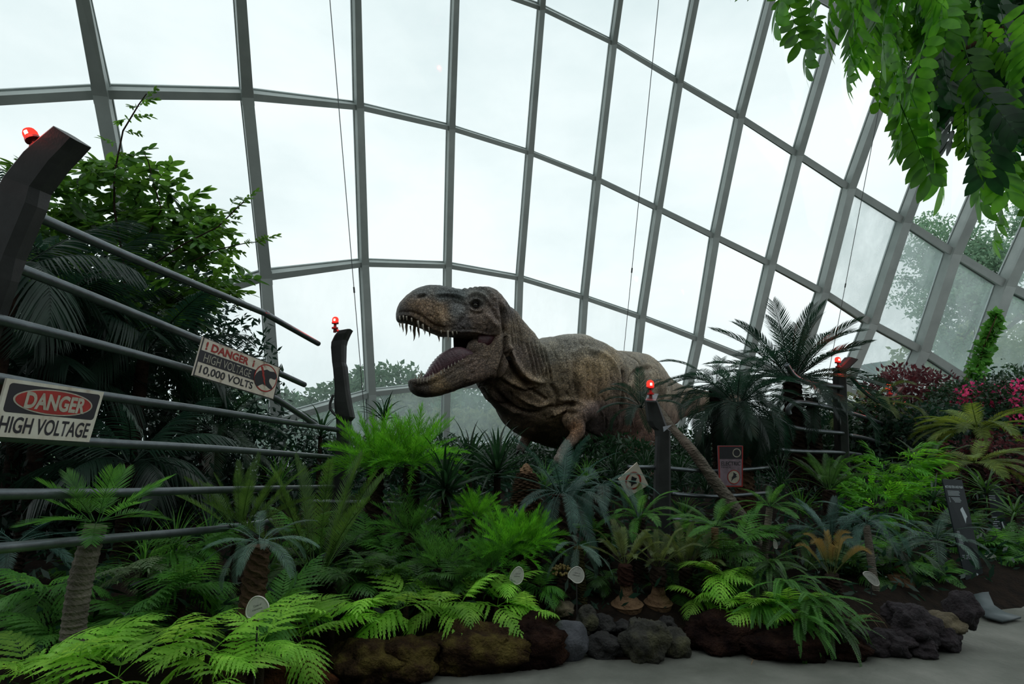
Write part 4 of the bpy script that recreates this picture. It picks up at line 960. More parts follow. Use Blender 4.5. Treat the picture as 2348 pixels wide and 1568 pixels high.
post4 = put_post(fenceR, [(1928, 1120, 1953, 1120, 9.5), (1923, 985, 1948, 985, 9.5), (1921, 870, 1943, 870, 9.5), (1922, 850, 1943, 850, 9.5), (1930, 838, 1952, 842, 9.5), (1950, 818, 1970, 824, 9.5)], .18, label='tall black post with a bent head')
beacon(fenceR, post4, 1921, 826, 9.5, .045, power=3)
for (pl, dd, lab, bx, by) in (([(2038, 1010, 2056, 1010, 13.2), (2037, 940, 2055, 940, 13.2), (2037, 926, 2055, 922, 13.2), (2058, 900, 2070, 898, 13.2), (2070, 886, 2077, 886, 13.2)], .16, 'black forked post', 2038, 888),
                              ([(2122, 1010, 2135, 1010, 16.0), (2118, 965, 2130, 965, 16.0), (2119, 955, 2132, 952, 16.0), (2134, 936, 2143, 936, 16.0), (2145, 926, 2151, 926, 16.0)], .16, 'small far forked post', 2117, 929)):
    pp = put_post(fenceR, pl, dd, label=lab); dq = pl[0][4]
    o = MB(); o.tube([P(pl[2][0] + 6, pl[2][1], dq), P(bx + 2, by + 14, dq), P(bx, by + 8, dq)], .035, 8); link('lamp_arm', o.mesh('lamp_arm', m_post), pp)
    beacon(fenceR, pp, bx, by, dq, .062, power=8)
for pts, r in (([(1440, 1071, 6.7), (1505, 1072, 6.6), (1640, 1080, 6.9), (1760, 1072, 7.6)], .024), ([(1540, 1132, 6.6), (1640, 1138, 6.9), (1760, 1130, 7.4)], .024),
               ([(1810, 950, 8.9), (1808, 938, 8.9), (1820, 925, 8.9), (1840, 923, 9.0), (1880, 930, 9.2), (1932, 942, 9.5)], .042), ([(1764, 946, 8.6), (1790, 964, 8.7), (1820, 980, 8.9), (1870, 988, 9.2), (1932, 993, 9.5)], .036),
               ([(1948, 946, 9.6), (2000, 962, 11.3), (2046, 980, 13.2)], .034), ([(1948, 998, 9.6), (1990, 1006, 10.8), (2045, 1024, 13.2)], .034), ([(1950, 862, 9.6), (1990, 905, 11.3), (2046, 940, 13.2), (2124, 970, 16)], .036),
               ([(2052, 982, 13.2), (2090, 992, 14.6), (2126, 1003, 16)], .036), ([(1789, 1031, 8.8), (1836, 1035, 9.0), (1932, 1038, 9.5), (1973, 1043, 10.2)], .034),
               ([(1803, 836, 8.8), (1818, 858, 8.9), (1838, 872, 9.0), (1866, 880, 9.2), (1930, 888, 9.5)], .040), ([(1900, 1090, 9.4), (1990, 1090, 9.7)], .03), ([(1540, 1190, 6.6), (1640, 1200, 6.8)], .024)):
    rail(fenceR, pts, r)

# ------------------------------------------------------------------ signs
m_cream = solid('sign_cream', [(.26, .19, .13), (.47, .43, .35), (.55, .53, .45)], scale=9, rough=.6, lo=.25, hi=.62, spec=.3)
m_cream2 = solid('sign_cream_worn', [(.20, .14, .10), (.46, .40, .32), (.56, .50, .42)], scale=12, rough=.6, lo=.28, hi=.5, spec=.3)
m_sred = solid('sign_red', [(.20, .012, .010), (.36, .022, .015)], scale=9, rough=.55)
m_sblk = plain('sign_black', (.014, .013, .018), .5)
m_letter = solid('letter_cream', [(.28, .25, .19), (.42, .40, .33)], scale=20, rough=.6)
m_pinkish = solid('sign_pink_grey', [(.14, .10, .12), (.26, .19, .23)], scale=12, rough=.6)
class Plate:
    def __init__(s, name, label, tl, tr, br, bl, mat, th=.012, back=None, cat='sign'):
        s.c = [P(*p) for p in (tl, tr, br, bl)]; u = s.c[1] - s.c[0]; v = s.c[3] - s.c[0]; s.n = v.cross(u).normalized()
        if s.n.y > 0: s.n = -s.n
        cen = sum(s.c, Vector()) / 4; s.root = empty(name, (cen.x, cen.y, min(q.z for q in s.c)), label, cat)
        mb = MB(); mb.quadbox([q - s.n * th for q in s.c] + list(s.c)); put('plate', mb.mesh('plate', mat), s.root)
    def at(s, u, v, off=.0015):
        a = lerp(s.c[0], s.c[1], u); b = lerp(s.c[3], s.c[2], u); return lerp(a, b, v) + s.n * off
    def poly(s, name, pts, mat, off=.0015):
        mb = MB(); k = len(pts); mb.add([s.at(u, v, off) for u, v in pts] + [s.at(u, v, off - .0014) for u, v in pts], [tuple(range(k))] + [((i + 1) % k, i, k + i, k + (i + 1) % k) for i in range(k)])
        put(name, mb.mesh(name, mat), s.root)
    def ring(s, name, cu, cv, ru, rv, w, mat, off=.002, n=48):
        mb = MB(); vs = []
        for j in range(n):
            a = 2 * math.pi * j / n
            for k in (1, 1 - w): vs.append(s.at(cu + ru * k * math.cos(a), cv + rv * k * math.sin(a), off))
        mb.add(vs, [(2 * j, 2 * ((j + 1) % n), 2 * ((j + 1) % n) + 1, 2 * j + 1) for j in range(n)]); put(name, mb.mesh(name, mat), s.root)
    def text(s, txt, u0, u1, v0, v1, mat, bold=.0, shear=0.0, off=.003, name='lettering', space=1.0):
        cu = bpy.data.curves.new('t', 'FONT'); cu.body = txt; cu.offset = bold; cu.shear = shear; cu.space_character = space; cu.resolution_u = 4
        o = bpy.data.objects.new('t', cu); COL.objects.link(o); dg_ = bpy.context.evaluated_depsgraph_get()
        me = bpy.data.meshes.new_from_object(o.evaluated_get(dg_)); bpy.data.objects.remove(o); bpy.data.curves.remove(cu)
        xs = [v.co.x for v in me.vertices]; ys = [v.co.y for v in me.vertices]; x0, x1, y0, y1 = min(xs), max(xs), min(ys), max(ys)
        for v in me.vertices:
            v.co = s.at(lerp(u0, u1, (v.co.x - x0) / (x1 - x0)), lerp(v1, v0, (v.co.y - y0) / (y1 - y0)), off)
        me.name = name; me.materials.clear(); put(name, me, s.root, mat)
def ell(cu, cv, ru, rv, n=40): return [(cu + ru * math.cos(2 * math.pi * i / n), cv + rv * math.sin(2 * math.pi * i / n)) for i in range(n)]
o_ = -.05
s1 = Plate('warning_sign', 'rusty cream sign with red oval DANGER above HIGH VOLTAGE on the near rails', (16.6, 867, dr(16) + o_), (239, 899, dr(239) + o_), (204.5, 1013.6, dr(204) + o_), (-19, 1000, dr(-19) + o_), m_cream)
def rrect(u0, v0, u1, v1, r, ru=None):
    pts = []; ru = ru or r * .55
    for cu_, cv_, a0 in ((u1 - ru, v0 + r, -90), (u1 - ru, v1 - r, 0), (u0 + ru, v1 - r, 90), (u0 + ru, v0 + r, 180)):
        for k in range(5): a = R(a0 + k * 22.5); pts.append((cu_ + ru * math.cos(a), cv_ + r * math.sin(a)))
    return pts
s1.poly('black_panel', rrect(.035, .065, .967, .575, .06), m_sblk, .001)
s1.poly('oval_border', ell(.5, .325, .408, .235), m_letter, .002); s1.poly('red_oval', ell(.5, .325, .390, .212), m_sred, .003)
s1.text('DANGER', .20, .825, .175, .480, m_letter, bold=.040, shear=.0, off=.0042)
s1.text('HIGH VOLTAGE', .035, .950, .640, .925, m_sblk, bold=.016, off=.002)
o_ = -.16
s2 = Plate('warning_sign', 'cream HIGH VOLTAGE 10,000 VOLTS sign with dinosaur head in red ring, tilted on rails', (466.9, 771.6, dr(467) + o_), (644, 842.8, dr(644) + o_), (627.6, 916.8, dr(628) + o_), (442, 860.6, dr(442) + o_), m_cream2)
for q in ((0, 0, 1, .02), (0, .975, 1, 1), (0, 0, .012, 1), (.988, 0, 1, 1)): s2.poly('edge_strip', [(q[0], q[1]), (q[2], q[1]), (q[2], q[3]), (q[0], q[3])], m_sblk, .001)
s2.poly('black_band', [(.012, .335), (.70, .335), (.70, .635), (.012, .635)], m_sblk, .001)
s2.text('! DANGER', .045, .545, .085, .295, m_sred, bold=.032, off=.002); s2.text('!', .60, .622, .285, .095, m_sred, bold=.03, off=.002)
s2.text('HIGH VOLTAGE', .055, .605, .385, .60, m_letter, bold=-.004, off=.0025); s2.text('10,000 VOLTS', .045, .665, .695, .925, m_sblk, bold=.018, off=.002)
s2.poly('ring_ground', ell(.815, .46, .155, .375), m_cream2, .0022); 
def z2(x, y):
    X, Y = x - 250, y - 115; det = 945 * 435 + 110 * 380; return ((X * 435 + 110 * Y) / det, (945 * Y - 380 * X) / det)
s2.poly('dinosaur_emblem', [z2(*p) for p in [(812, 600), (840, 552), (880, 522), (940, 520), (985, 512), (1030, 540), (1090, 550), (1122, 585), (1128, 625), (1104, 658), (1075, 650), (1040, 632), (1020, 640), (1012, 668), (1022, 700), (1052, 745), (1060, 770), (1045, 785), (1010, 768), (962, 722), (920, 700), (845, 725), (822, 690), (812, 640)]], m_sblk, .0032)
s2.ring('red_ring', .815, .46, .165, .40, .085, m_sred, .0028)
s2.poly('lightning_bolt', [z2(*p) for p in [(900, 462), (928, 470), (948, 560), (940, 562), (958, 640), (950, 642), (960, 735), (930, 655), (938, 652), (915, 575), (922, 572)]], m_sred, .004)
s3 = Plate('warning_sign', 'small faded diamond-hung sign with dark animal in red ring left of thick black post', (1461, 1060, 6.3), (1487, 1112, 6.35), (1440, 1140, 6.3), (1418, 1098, 6.25), m_cream2)
s3.ring('red_ring', .5, .5, .36, .36, .2, m_sred); s3.poly('animal_emblem', [(.3, .45), (.42, .38), (.5, .3), (.56, .42), (.68, .4), (.62, .55), (.66, .68), (.52, .6), (.4, .68), (.42, .55)], m_sblk, .003)
s4 = Plate('warning_sign', 'tall pinkish sign with lightning bolt ring half hidden behind palm trunk', (1646, 1022, 6.85), (1704, 1022, 6.95), (1703, 1116, 6.95), (1649, 1116, 6.85), m_pinkish)
for q in ((0, 0, 1, .02), (0, .97, 1, 1), (0, 0, .05, 1), (.95, 0, 1, 1)): s4.poly('edge_strip', [(q[0], q[1]), (q[2], q[1]), (q[2], q[3]), (q[0], q[3])], m_sred, .001)
s4.poly('black_panel', [(.05, .02), (.95, .02), (.95, .32), (.05, .32)], m_sblk, .001); s4.ring('cream_ring', .74, .17, .17, .11, .22, m_letter, .002)
s4.text('ELECTRIC', .12, .9, .38, .48, m_sblk, bold=.01, off=.002); s4.text('FENCE', .12, .5, .50, .54, m_sblk, off=.002)
s4.poly('bolt_ground', ell(.62, .76, .24, .155), m_letter, .0015); s4.ring('red_ring', .62, .76, .27, .175, .12, m_sred, .002)
s4.poly('lightning_bolt', [(.60, .64), (.74, .70), (.70, .73), (.76, .75), (.60, .80), (.50, .87), (.55, .79), (.53, .78), (.60, .72)], m_sblk, .003)

# ------------------------------------------------------------------ oval plant labels
m_lab = solid('label_face', [(.36, .36, .33), (.48, .48, .43)], scale=30, rough=.45, spec=.3)
m_rim = plain('label_rim', (.62, .60, .55), .45); m_stake = plain('label_stake', (.03, .03, .03), .5); m_ink = plain('label_ink', (.05, .055, .05), .6)
SHP = [(-.62, -.62), (-.72, -.38), (-.70, .0), (-.55, .42), (-.30, .72), (.02, .80), (.38, .66), (.66, .30), (.74, -.08), (.66, -.46), (.42, -.72), (.10, -.80), (-.28, -.70)]
def plant_label(px, py, d, w, h, rot, lab, shear=0.0, text=True):
    c = P(px, py, d); g = gz(c.x, c.y); root = empty('plant_label', (c.x, c.y, g), lab, 'label'); n = 40
    pts = resamp([(*p, 0) for p in SHP + SHP[:1]], n + 1)[:-1]; ca_, sa = math.cos(rot), math.sin(rot)
    def mp(x, y, k, o):
        x, y = x * k * w / 1.5, y * k * h / 1.6
        return Vector(((x * ca_ - y * sa) * d / F, -o, (x * sa + y * ca_) * d / F))
    H = Vector((0, 0, c.z - g))
    mb = MB(); vs = [H + mp(p[0], p[1], 1, 0) for p in pts] + [H + mp(p[0], p[1], 1, .008) for p in pts] + [H + mp(p[0], p[1], .93, .008) for p in pts] + [H + mp(p[0], p[1], .91, .004) for p in pts]
    fs = [(r_ * n + j, r_ * n + (j + 1) % n, (r_ + 1) * n + (j + 1) % n, (r_ + 1) * n + j) for r_ in range(3) for j in range(n)] + [tuple(range(n))]
    mb.add(vs, fs); put_l2('rim', mb.mesh('rim', m_rim, True), root)
    mb = MB(); mb.add([H + mp(p[0], p[1], .92, .0045) for p in pts], [tuple(range(n - 1, -1, -1))]); put_l2('face', mb.mesh('face', m_lab), root)
    mb = MB(); mb.tube([H + Vector((0, .01, 0)), Vector((0, .03, -.02))], .006, 6); put_l2('stake', mb.mesh('stake', m_stake), root)
    if text:
        for tx, yy, ww in (('Cycas of', .12, .50), ('araucariana', -.12, .62)):
            cu = bpy.data.curves.new('t', 'FONT'); cu.body = tx; cu.resolution_u = 2; o = bpy.data.objects.new('t', cu); COL.objects.link(o)
            me = bpy.data.meshes.new_from_object(o.evaluated_get(bpy.context.evaluated_depsgraph_get())); bpy.data.objects.remove(o); bpy.data.curves.remove(cu)
            x0 = min(v.co.x for v in me.vertices); x1 = max(v.co.x for v in me.vertices)
            for v in me.vertices:
                k = ww / (x1 - x0); x = (v.co.x - (x0 + x1) / 2) * k; y = v.co.y * k * 1.3 + yy; v.co = H + mp(x, y + x * .28, 1, .0062)
            me.materials.clear(); me.name = 'lettering'; put_l2('lettering', me, root, m_ink)
    return root
def put_l2(name, me, parent, mat=None): return link(name, me, parent, mat)
plant_label(591, 1393, 3.25, 55, 52, .05, 'large white oval label on the left cycad trunk')
plant_label(1186, 1319, 4.6, 31, 40, -.35, 'white oval label between bright ferns left of the red-brown cone trunk')
plant_label(1322, 1317, 4.7, 38, 36, -.45, 'white oval label beside the drooping silver frond')
plant_label(1777, 1247, 5.6, 10, 22, .1, 'narrow white label seen edge-on above sword fern', text=False)
plant_label(1998, 1325, 5.2, 44, 20, -.75, 'bright oval label leaning on slender grey trunk at right')
plant_label(2017, 1285, 5.7, 24, 14, -.8, 'dim small label behind slender grey trunk', text=False)
plant_label(2153, 1301, 6.2, 36, 13, -1.05, 'tan slanted label left of the dark information panel foot', text=False)
plant_label(2273, 1277, 6.6, 32, 17, -.6, 'tan oval label among bright ferns right of information panel', text=False)
plant_label(2324, 1216, 7.6, 26, 12, -.6, 'small tan label beside the shorter information panel', text=False)

# ------------------------------------------------------------------ information panels
m_panel, nt, out = new_mat('panel_acrylic')
pb = nt.nodes.new('ShaderNodeBsdfPrincipled'); pb.inputs['Base Color'].default_value = (.022, .034, .040, 1); pb.inputs['Roughness'].default_value = .6; pb.inputs['Specular IOR Level'].default_value = .15; pb.inputs['Base Color'].default_value = (.012, .019, .023, 1)
pt = nt.nodes.new('ShaderNodeBsdfTransparent'); pt.inputs['Color'].default_value = (.25, .38, .38, 1); px_ = nt.nodes.new('ShaderNodeMixShader'); px_.inputs['Fac'].default_value = .22
nt.links.new(pb.outputs[0], px_.inputs[1]); nt.links.new(pt.outputs[0], px_.inputs[2]); nt.links.new(px_.outputs[0], out.inputs['Surface'])
m_white = plain('panel_print', (.34, .40, .42), .6)
ip = Plate('information_panel', 'tall dark glass panel with white heading and text beside the path at right', (2161, 1098, 6.3), (2206, 1100, 6.5), (2262, 1345, 6.05), (2218, 1345, 5.9), m_panel, cat='sign')
ip.text('MOTHER FERN AND PALM', .04, .92, .062, .088, m_white, bold=.01, off=.002)
for v in (.115, .128, .141, .154, .180, .193, .206, .219, .50, .513, .526, .539, .552, .575, .588, .601, .614, .72, .735, .75): ip.poly('text_line', [(.10, v), (.10 + (.62 if v < .4 else .55) - .08 * ((v * 977) % 1), v), (.10 + (.62 if v < .4 else .55) - .08 * ((v * 977) % 1), v + .0045), (.10, v + .0045)], m_white, .002)
ip.poly('emblem', [(.55, .29), (.68, .27), (.76, .32), (.82, .36), (.74, .38), (.66, .43), (.6, .38), (.5, .36)], m_white, .002)
ip.poly('emblem', [(.62, .88), (.70, .885), (.72, .93), (.8, .945), (.62, .955)], m_white, .002)
ft_ = [(2226, 1340, 5.95), (2228, 1368, 5.6), (2238, 1395, 5.34), (2262, 1412, 5.16), (2300, 1423, 5.06)]; mb = MB(); vs = []
for (a_, b_, c_) in ft_:
    w_ = Vector((.27, .12, 0)); q = P(a_, b_, c_); vs += [q, q + w_, q + w_ + Vector((0, .01, -.02)), q + Vector((0, .01, -.02))]
k_ = len(ft_); mb.add(vs, [(i * 4 + j, i * 4 + (j + 1) % 4, (i + 1) * 4 + (j + 1) % 4, (i + 1) * 4 + j) for i in range(k_ - 1) for j in range(4)] + [(3, 2, 1, 0), (k_ * 4 - 4, k_ * 4 - 3, k_ * 4 - 2, k_ * 4 - 1)])
m_foot = solid('panel_foot', [(.045, .06, .066), (.085, .105, .11)], scale=5, rough=.5, spec=.35)
put('curved_foot', mb.mesh('curved_foot', m_foot, True), ip.root)
ip2 = Plate('information_panel', 'shorter dark green glass panel standing deeper among ferns at right edge', (2256, 1108, 8.0), (2290, 1110, 8.1), (2312, 1232, 8.0), (2276, 1232, 7.9), m_panel, cat='sign')
for v in (.10, .22, .26, .30, .62, .66, .70, .74, .78, .82, .86): ip2.poly('text_line', [(.15, v), (.6, v), (.6, v + .014), (.15, v + .014)], m_white, .002)
ip2.poly('emblem', [(.72, .72), (.80, .70), (.86, .80), (.92, .86), (.84, .9), (.78, .84)], m_white, .002)

# ------------------------------------------------------------------ rocks, moss-covered bank logs
def lumpy(name, px, py, d, rad, mat, label, cat='rock', group=None, seed=0, rough=.22, fine=.05, rotz=0.0, tilt=0.0, sink=.25, sharp=0.0, res=(26, 34), axis=None, zf=.62):
    zc = rad[2] * zf + {True: 0, False: max(0, (1478 - py) * .0022)}[py > 1478 or cat == 'mound']; c = on_floor(px, py, zc); d = c.y; g = gz(c.x, c.y); n, m_ = res; vs = []; sv = Vector((seed * 3.1, seed * 1.7, seed))
    mt = Matrix.Rotation(rotz, 3, 'Z') @ Matrix.Rotation(tilt, 3, 'Y')
    for i in range(n + 1):
        for j in range(m_):
            a, b = math.pi * i / n, 2 * math.pi * j / m_; v = Vector((math.sin(a) * math.cos(b), math.sin(a) * math.sin(b), math.cos(a)))
            k = 1 + rough * noise.noise(v * 1.4 + sv) * 1.4 + rough * .5 * noise.noise(v * 3.3 + sv) + fine * noise.noise(v * 11 + sv) + fine * .6 * noise.noise(v * 23 + sv)
            if sharp:
                k = min(k, 1.0 - sharp * (abs(noise.noise(v * .9 + sv * 2))))
            q = mt @ Vector((v.x * rad[0], v.y * rad[1], v.z * rad[2])) * k; vs.append(q)
    fs = [(i * m_ + j, (i + 1) * m_ + j, (i + 1) * m_ + (j + 1) % m_, i * m_ + (j + 1) % m_) for i in range(n) for j in range(m_)]
    mb = MB(); mb.add(vs, fs); me = mb.mesh(name, mat, True)
    o = bpy.data.objects.new(name, me); COL.objects.link(o); o.location = c; return tag(o, label, cat, group)
m_rockg = solid('rock_grey', [(.030, .033, .040), (.085, .088, .10)], scale=5, rough=.85, bump=.6, bscale=50)
m_rockd = solid('rock_dark', [(.010, .010, .011), (.040, .038, .036)], scale=7, rough=.95, bump=1, bscale=38, bdist=.04)
m_rockm = solid('rock_mossy', [(.012, .012, .011), (.034, .033, .026), (.085, .082, .040)], scale=4, rough=.95, bump=1, bscale=34, bdist=.04)
m_rockt = solid('rock_tan', [(.05, .04, .028), (.17, .14, .085)], scale=5, rough=.9, bump=.9, bscale=26, bdist=.04)
m_rockp = solid('rock_purple', [(.010, .008, .010), (.035, .026, .030)], scale=7, rough=.95, bump=1, bscale=30, bdist=.05)
m_moss = solid('peat_moss', [(.010, .006, .004), (.045, .026, .014), (.10, .075, .022), (.16, .13, .035)], scale=5.5, rough=1.0, bump=1, bscale=60, bdist=.06, spec=.08, lo=.32, hi=.75)
m_mossr = solid('peat_red', [(.010, .005, .004), (.055, .022, .012), (.16, .055, .02)], scale=4.5, rough=1.0, bump=1, bscale=60, bdist=.06, spec=.08, lo=.35, hi=.75)
m_mossd = solid('peat_dark', [(.008, .004, .004), (.03, .015, .011), (.065, .032, .02)], scale=5.5, rough=1.0, bump=1, bscale=60, bdist=.06, spec=.08, lo=.35, hi=.75)
RK = [(1305, 1468, 4.85, (.155, .13, .165), m_rockg, 'smooth blue-grey boulder with a flat slanted face beside the path', 3, .2, .02, 0.45),
 (1288, 1398, 5.0, (.105, .10, .07), m_rockt, 'rounded brown stone lying above the smooth grey boulder', 5, .2, .05, 0),
 (1345, 1425, 5.05, (.08, .09, .11), m_rockm, 'narrow mossy upright stone beside the smooth grey boulder', 6, .3, .07, 0),
 (1382, 1432, 5.0, (.105, .10, .075), m_rockd, 'rounded dark stone left below the larger bottle trunk', 7, .25, .06, 0),
 (1388, 1482, 4.85, (.135, .12, .095), m_rockd, 'wide dark lava stone at path edge between grey boulder and tallest lava rock', 8, .3, .08, 0),
 (1428, 1440, 4.95, (.075, .08, .06), m_rockd, 'small dark stone lodged under the larger bottle trunk', 9, .3, .08, 0),
 (1478, 1470, 4.82, (.165, .14, .165), m_rockm, 'big rough lava rock with yellow moss on its right edge', 10, .3, .09, 0),
 (1545, 1475, 4.9, (.12, .12, .11), m_rockm, 'mossy dark rock right of the big rough lava rock', 12, .3, .08, 0),
 (1530, 1432, 5.0, (.07, .07, .06), m_rockd, 'small dark stone pressed against the second bottle trunk', 13, .3, .08, 0),
 (2160, 1432, 5.35, (.19, .11, .10), m_rockt, 'pale tan slanted rock among black stones at right', 17, .3, .06, 0),
 (2205, 1400, 5.6, (.12, .12, .14), m_rockp, 'large brown rock beside the curved panel foot', 18, .25, .05, 0),
 (2100, 1440, 5.25, (.17, .14, .13), m_rockp, 'rough black lava rock left of the pale tan rock', 19, .35, .1, 0),
 (2050, 1475, 5.0, (.15, .13, .10), m_rockp, 'black lava rock at path edge below the slender trunk label', 20, .35, .1, 0),
 (2000, 1478, 4.95, (.14, .12, .10), m_rockp, 'leftmost black lava rock behind the hanging straw', 21, .35, .1, 0),
 (2110, 1485, 5.0, (.12, .11, .07), m_rockp, 'small black stone at the path edge below the rough lava rock', 22, .35, .1, 0),
 (2158, 1462, 5.1, (.13, .11, .08), m_rockp, 'black stone at the path edge under the pale tan rock', 23, .35, .1, 0),
 (2075, 1410, 5.5, (.16, .12, .10), m_rockp, 'dark stone under the right bottle trunk', 24, .3, .08, 0)]
for px, py, d, rad, mt_, lab, sd, rg, fn, shp in RK: lumpy('rock', px, py, d, rad, mt_, lab, group=None, seed=sd, rough=rg, fine=fn, sharp=shp)
BK = [(640, 1548, 4.05, (.36, .22, .15), m_mossr, 'rust-red peat bank beneath bright ferns at lower left'), (835, 1520, 4.25, (.26, .22, .155), m_moss, 'yellow-green mossy peat mound in the bank, left of the long one'),
 (740, 1500, 4.35, (.24, .2, .11), m_mossd, 'dark peat hump between rust-red bank and mossy mound'), (925, 1515, 4.3, (.26, .2, .15), m_moss, 'mossy peat mound with pale dry wisps at path edge'), (1085, 1490, 4.5, (.42, .24, .17), m_moss, 'long brown peat mound running along the middle of the bank'),
 (1220, 1480, 4.75, (.24, .2, .18), m_mossd, 'dark peat mound left of the smooth grey boulder'), (1660, 1455, 5.0, (.30, .2, .15), m_mossd, 'dark red-brown peat mound right of the mossy rocks'), (1800, 1478, 4.95, (.34, .20, .12), m_mossd, 'dark peat mound under the sword ferns'),
 (1925, 1485, 5.0, (.22, .16, .09), m_mossd, 'dark peat mound behind the hanging straw')]
for i, (px, py, d, rad, mt_, lab) in enumerate(BK): lumpy('peat_mound', px, py, d, rad, mt_, lab, cat='mound', seed=40 + i, rough=.25, fine=.09, res=(34, 60))
# ================================================================== the planting
U = (1.35, .35); HALF = (1.25, -.25)
# ---- left: behind and around the near fence
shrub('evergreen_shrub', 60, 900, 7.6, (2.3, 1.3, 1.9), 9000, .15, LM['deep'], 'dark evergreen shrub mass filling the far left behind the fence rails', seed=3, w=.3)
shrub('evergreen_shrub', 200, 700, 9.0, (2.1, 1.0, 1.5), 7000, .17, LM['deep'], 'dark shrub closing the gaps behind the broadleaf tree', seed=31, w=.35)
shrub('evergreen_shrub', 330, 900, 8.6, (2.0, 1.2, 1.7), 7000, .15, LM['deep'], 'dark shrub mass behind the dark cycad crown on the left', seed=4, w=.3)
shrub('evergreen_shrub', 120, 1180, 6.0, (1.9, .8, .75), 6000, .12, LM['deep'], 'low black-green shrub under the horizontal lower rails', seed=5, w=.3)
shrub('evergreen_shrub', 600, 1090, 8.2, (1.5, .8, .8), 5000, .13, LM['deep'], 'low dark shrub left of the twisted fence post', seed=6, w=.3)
for sx, sy, dd, L_, az0_, lab in [(130, 700, 6.0, 1.35, .2, 'kentia palm with drooping silvery-edged leaflets crossing the two upper rails'), (330, 810, 6.6, 1.25, 1.1, 'kentia palm behind the HIGH VOLTAGE 10,000 VOLTS sign'),
                            (30, 620, 5.2, 1.2, 2.0, 'kentia palm at far left edge beside the leaning post'), (300, 1060, 5.4, 1.0, .5, 'low kentia palm with pale leaflets beneath the red DANGER sign'), (60, 860, 6.0, 1.2, 1.4, 'kentia palm behind the red DANGER sign')]:
    cycad('kentia_palm', sx, sy, dd, L_, 15, 'kentia', (1.1, -.1), lab, r=.07, bark='dark', mode='rings', cat='palm', az0=az0_)
# broadleaf tree with leafy twigs
tc_ = P(290, 640, 7.3); tg = gz(tc_.x, tc_.y)
tree = empty('broadleaf_tree', (tc_.x, tc_.y, tg), 'leafy green broadleaf tree with a tall sprig against the sky, behind the left rails', 'tree')
H_ = tc_.z - tg
put_l('trunk', trunk_mesh([(0, 0, -.05), (.05, 0, H_ * .5), (0, 0, H_)], [.09, .07, .04], M_BARK['dark'], 'noise'), tree)
TO = Vector(tree.location)
def twig_at(px, py, d, L, az, el, st='twig'): add_frond(tree, P(px, py, d) - TO, st, PR.choice((0, 1, 2)), L, az, el, 'twig')
TOPX = [0, 40, 90, 150, 200, 240, 290, 340, 380, 420, 450, 480, 520, 560]; TOPY = [440, 430, 385, 395, 375, 335, 350, 385, 430, 465, 480, 500, 540, 590]
def branch(pts, d, r=.012, nm='branch'):
    mb = MB(); mb.tube([P(x, y, d) - TO for x, y in pts], [r * (1 - .7 * i / len(pts)) for i in range(len(pts))], 6); put_l(nm, mb.mesh(nm, M_BARK['dark']), tree)
for i in range(285):
    px = PR.uniform(20, 500); top = float(np.interp(px, TOPX, TOPY)); low = 760 if px < 420 else 700
    py = top + 25 + (low - top) * PR.random() ** 1.5; d = PR.uniform(6.7, 7.9)
    twig_at(px, py, d, PR.uniform(.36, .55), PR.uniform(-.7, 3.8), PR.uniform(-.3, 1.2), 'twig' if PR.random() < .7 else 'twigd')
branch([(290, 640), (262, 480), (262, 400), (282, 300), (318, 240), (336, 215)], 7.0, .015)
for (x, y, az, el) in [(318, 245, .3, .9), (316, 250, 2.6, .7), (300, 268, .2, .3), (298, 272, 2.8, .2), (282, 300, .0, -.1), (262, 380, 2.9, .5), (262, 360, .2, .5), (258, 420, 3.0, .3), (330, 228, .6, 1.1), (268, 330, 3.1, .5)]: twig_at(x, y, 7.0, .22, az, el)
branch([(330, 620), (420, 560), (500, 520), (540, 480), (560, 462)], 6.8, .012)
for (x, y) in [(440, 545), (470, 530), (500, 512), (520, 495), (540, 478), (555, 466), (500, 545), (480, 500), (530, 470)]: twig_at(x, y, 6.8, PR.uniform(.2, .3), PR.uniform(-.5, 2.4), PR.uniform(.0, 1.2))
branch([(440, 600), (500, 572), (560, 558), (602, 553)], 6.7, .009)
for (x, y) in [(520, 566), (560, 560), (585, 556), (592, 552), (478, 600), (500, 640), (490, 670), (510, 610), (470, 700), (500, 690)]: twig_at(x, y, 6.7, PR.uniform(.18, .28), PR.uniform(-.9, .9), PR.uniform(-.6, .8))
branch([(330, 560), (370, 480), (352, 420), (340, 370), (330, 350)], 7.0, .010)
# dark cycads behind the rails
cycad('sago_palm', 490, 985, 7.3, 1.05, 30, 'cycas', (1.25, -.35), 'dark sago palm crown right below the HIGH VOLTAGE 10,000 VOLTS sign', r=.13, bark='dark')
cycad('sago_palm', 440, 880, 8.6, .9, 20, 'cycasm', (1.3, .1), 'sago palm seen against the sky under the tilted sign', r=.12, bark='dark')
strapplant('dracaena', 735, 1000, 8.0, .55, 26, 'strap', (1.4, -.1), 'spiky dracaena silhouetted left of the bent post by the roaring head', r=.03)
strapplant('dracaena', 880, 960, 8.8, .5, 26, 'strap', (1.4, .2), 'spiky dracaena rising behind the bright cycad beside the bent post', r=.03)

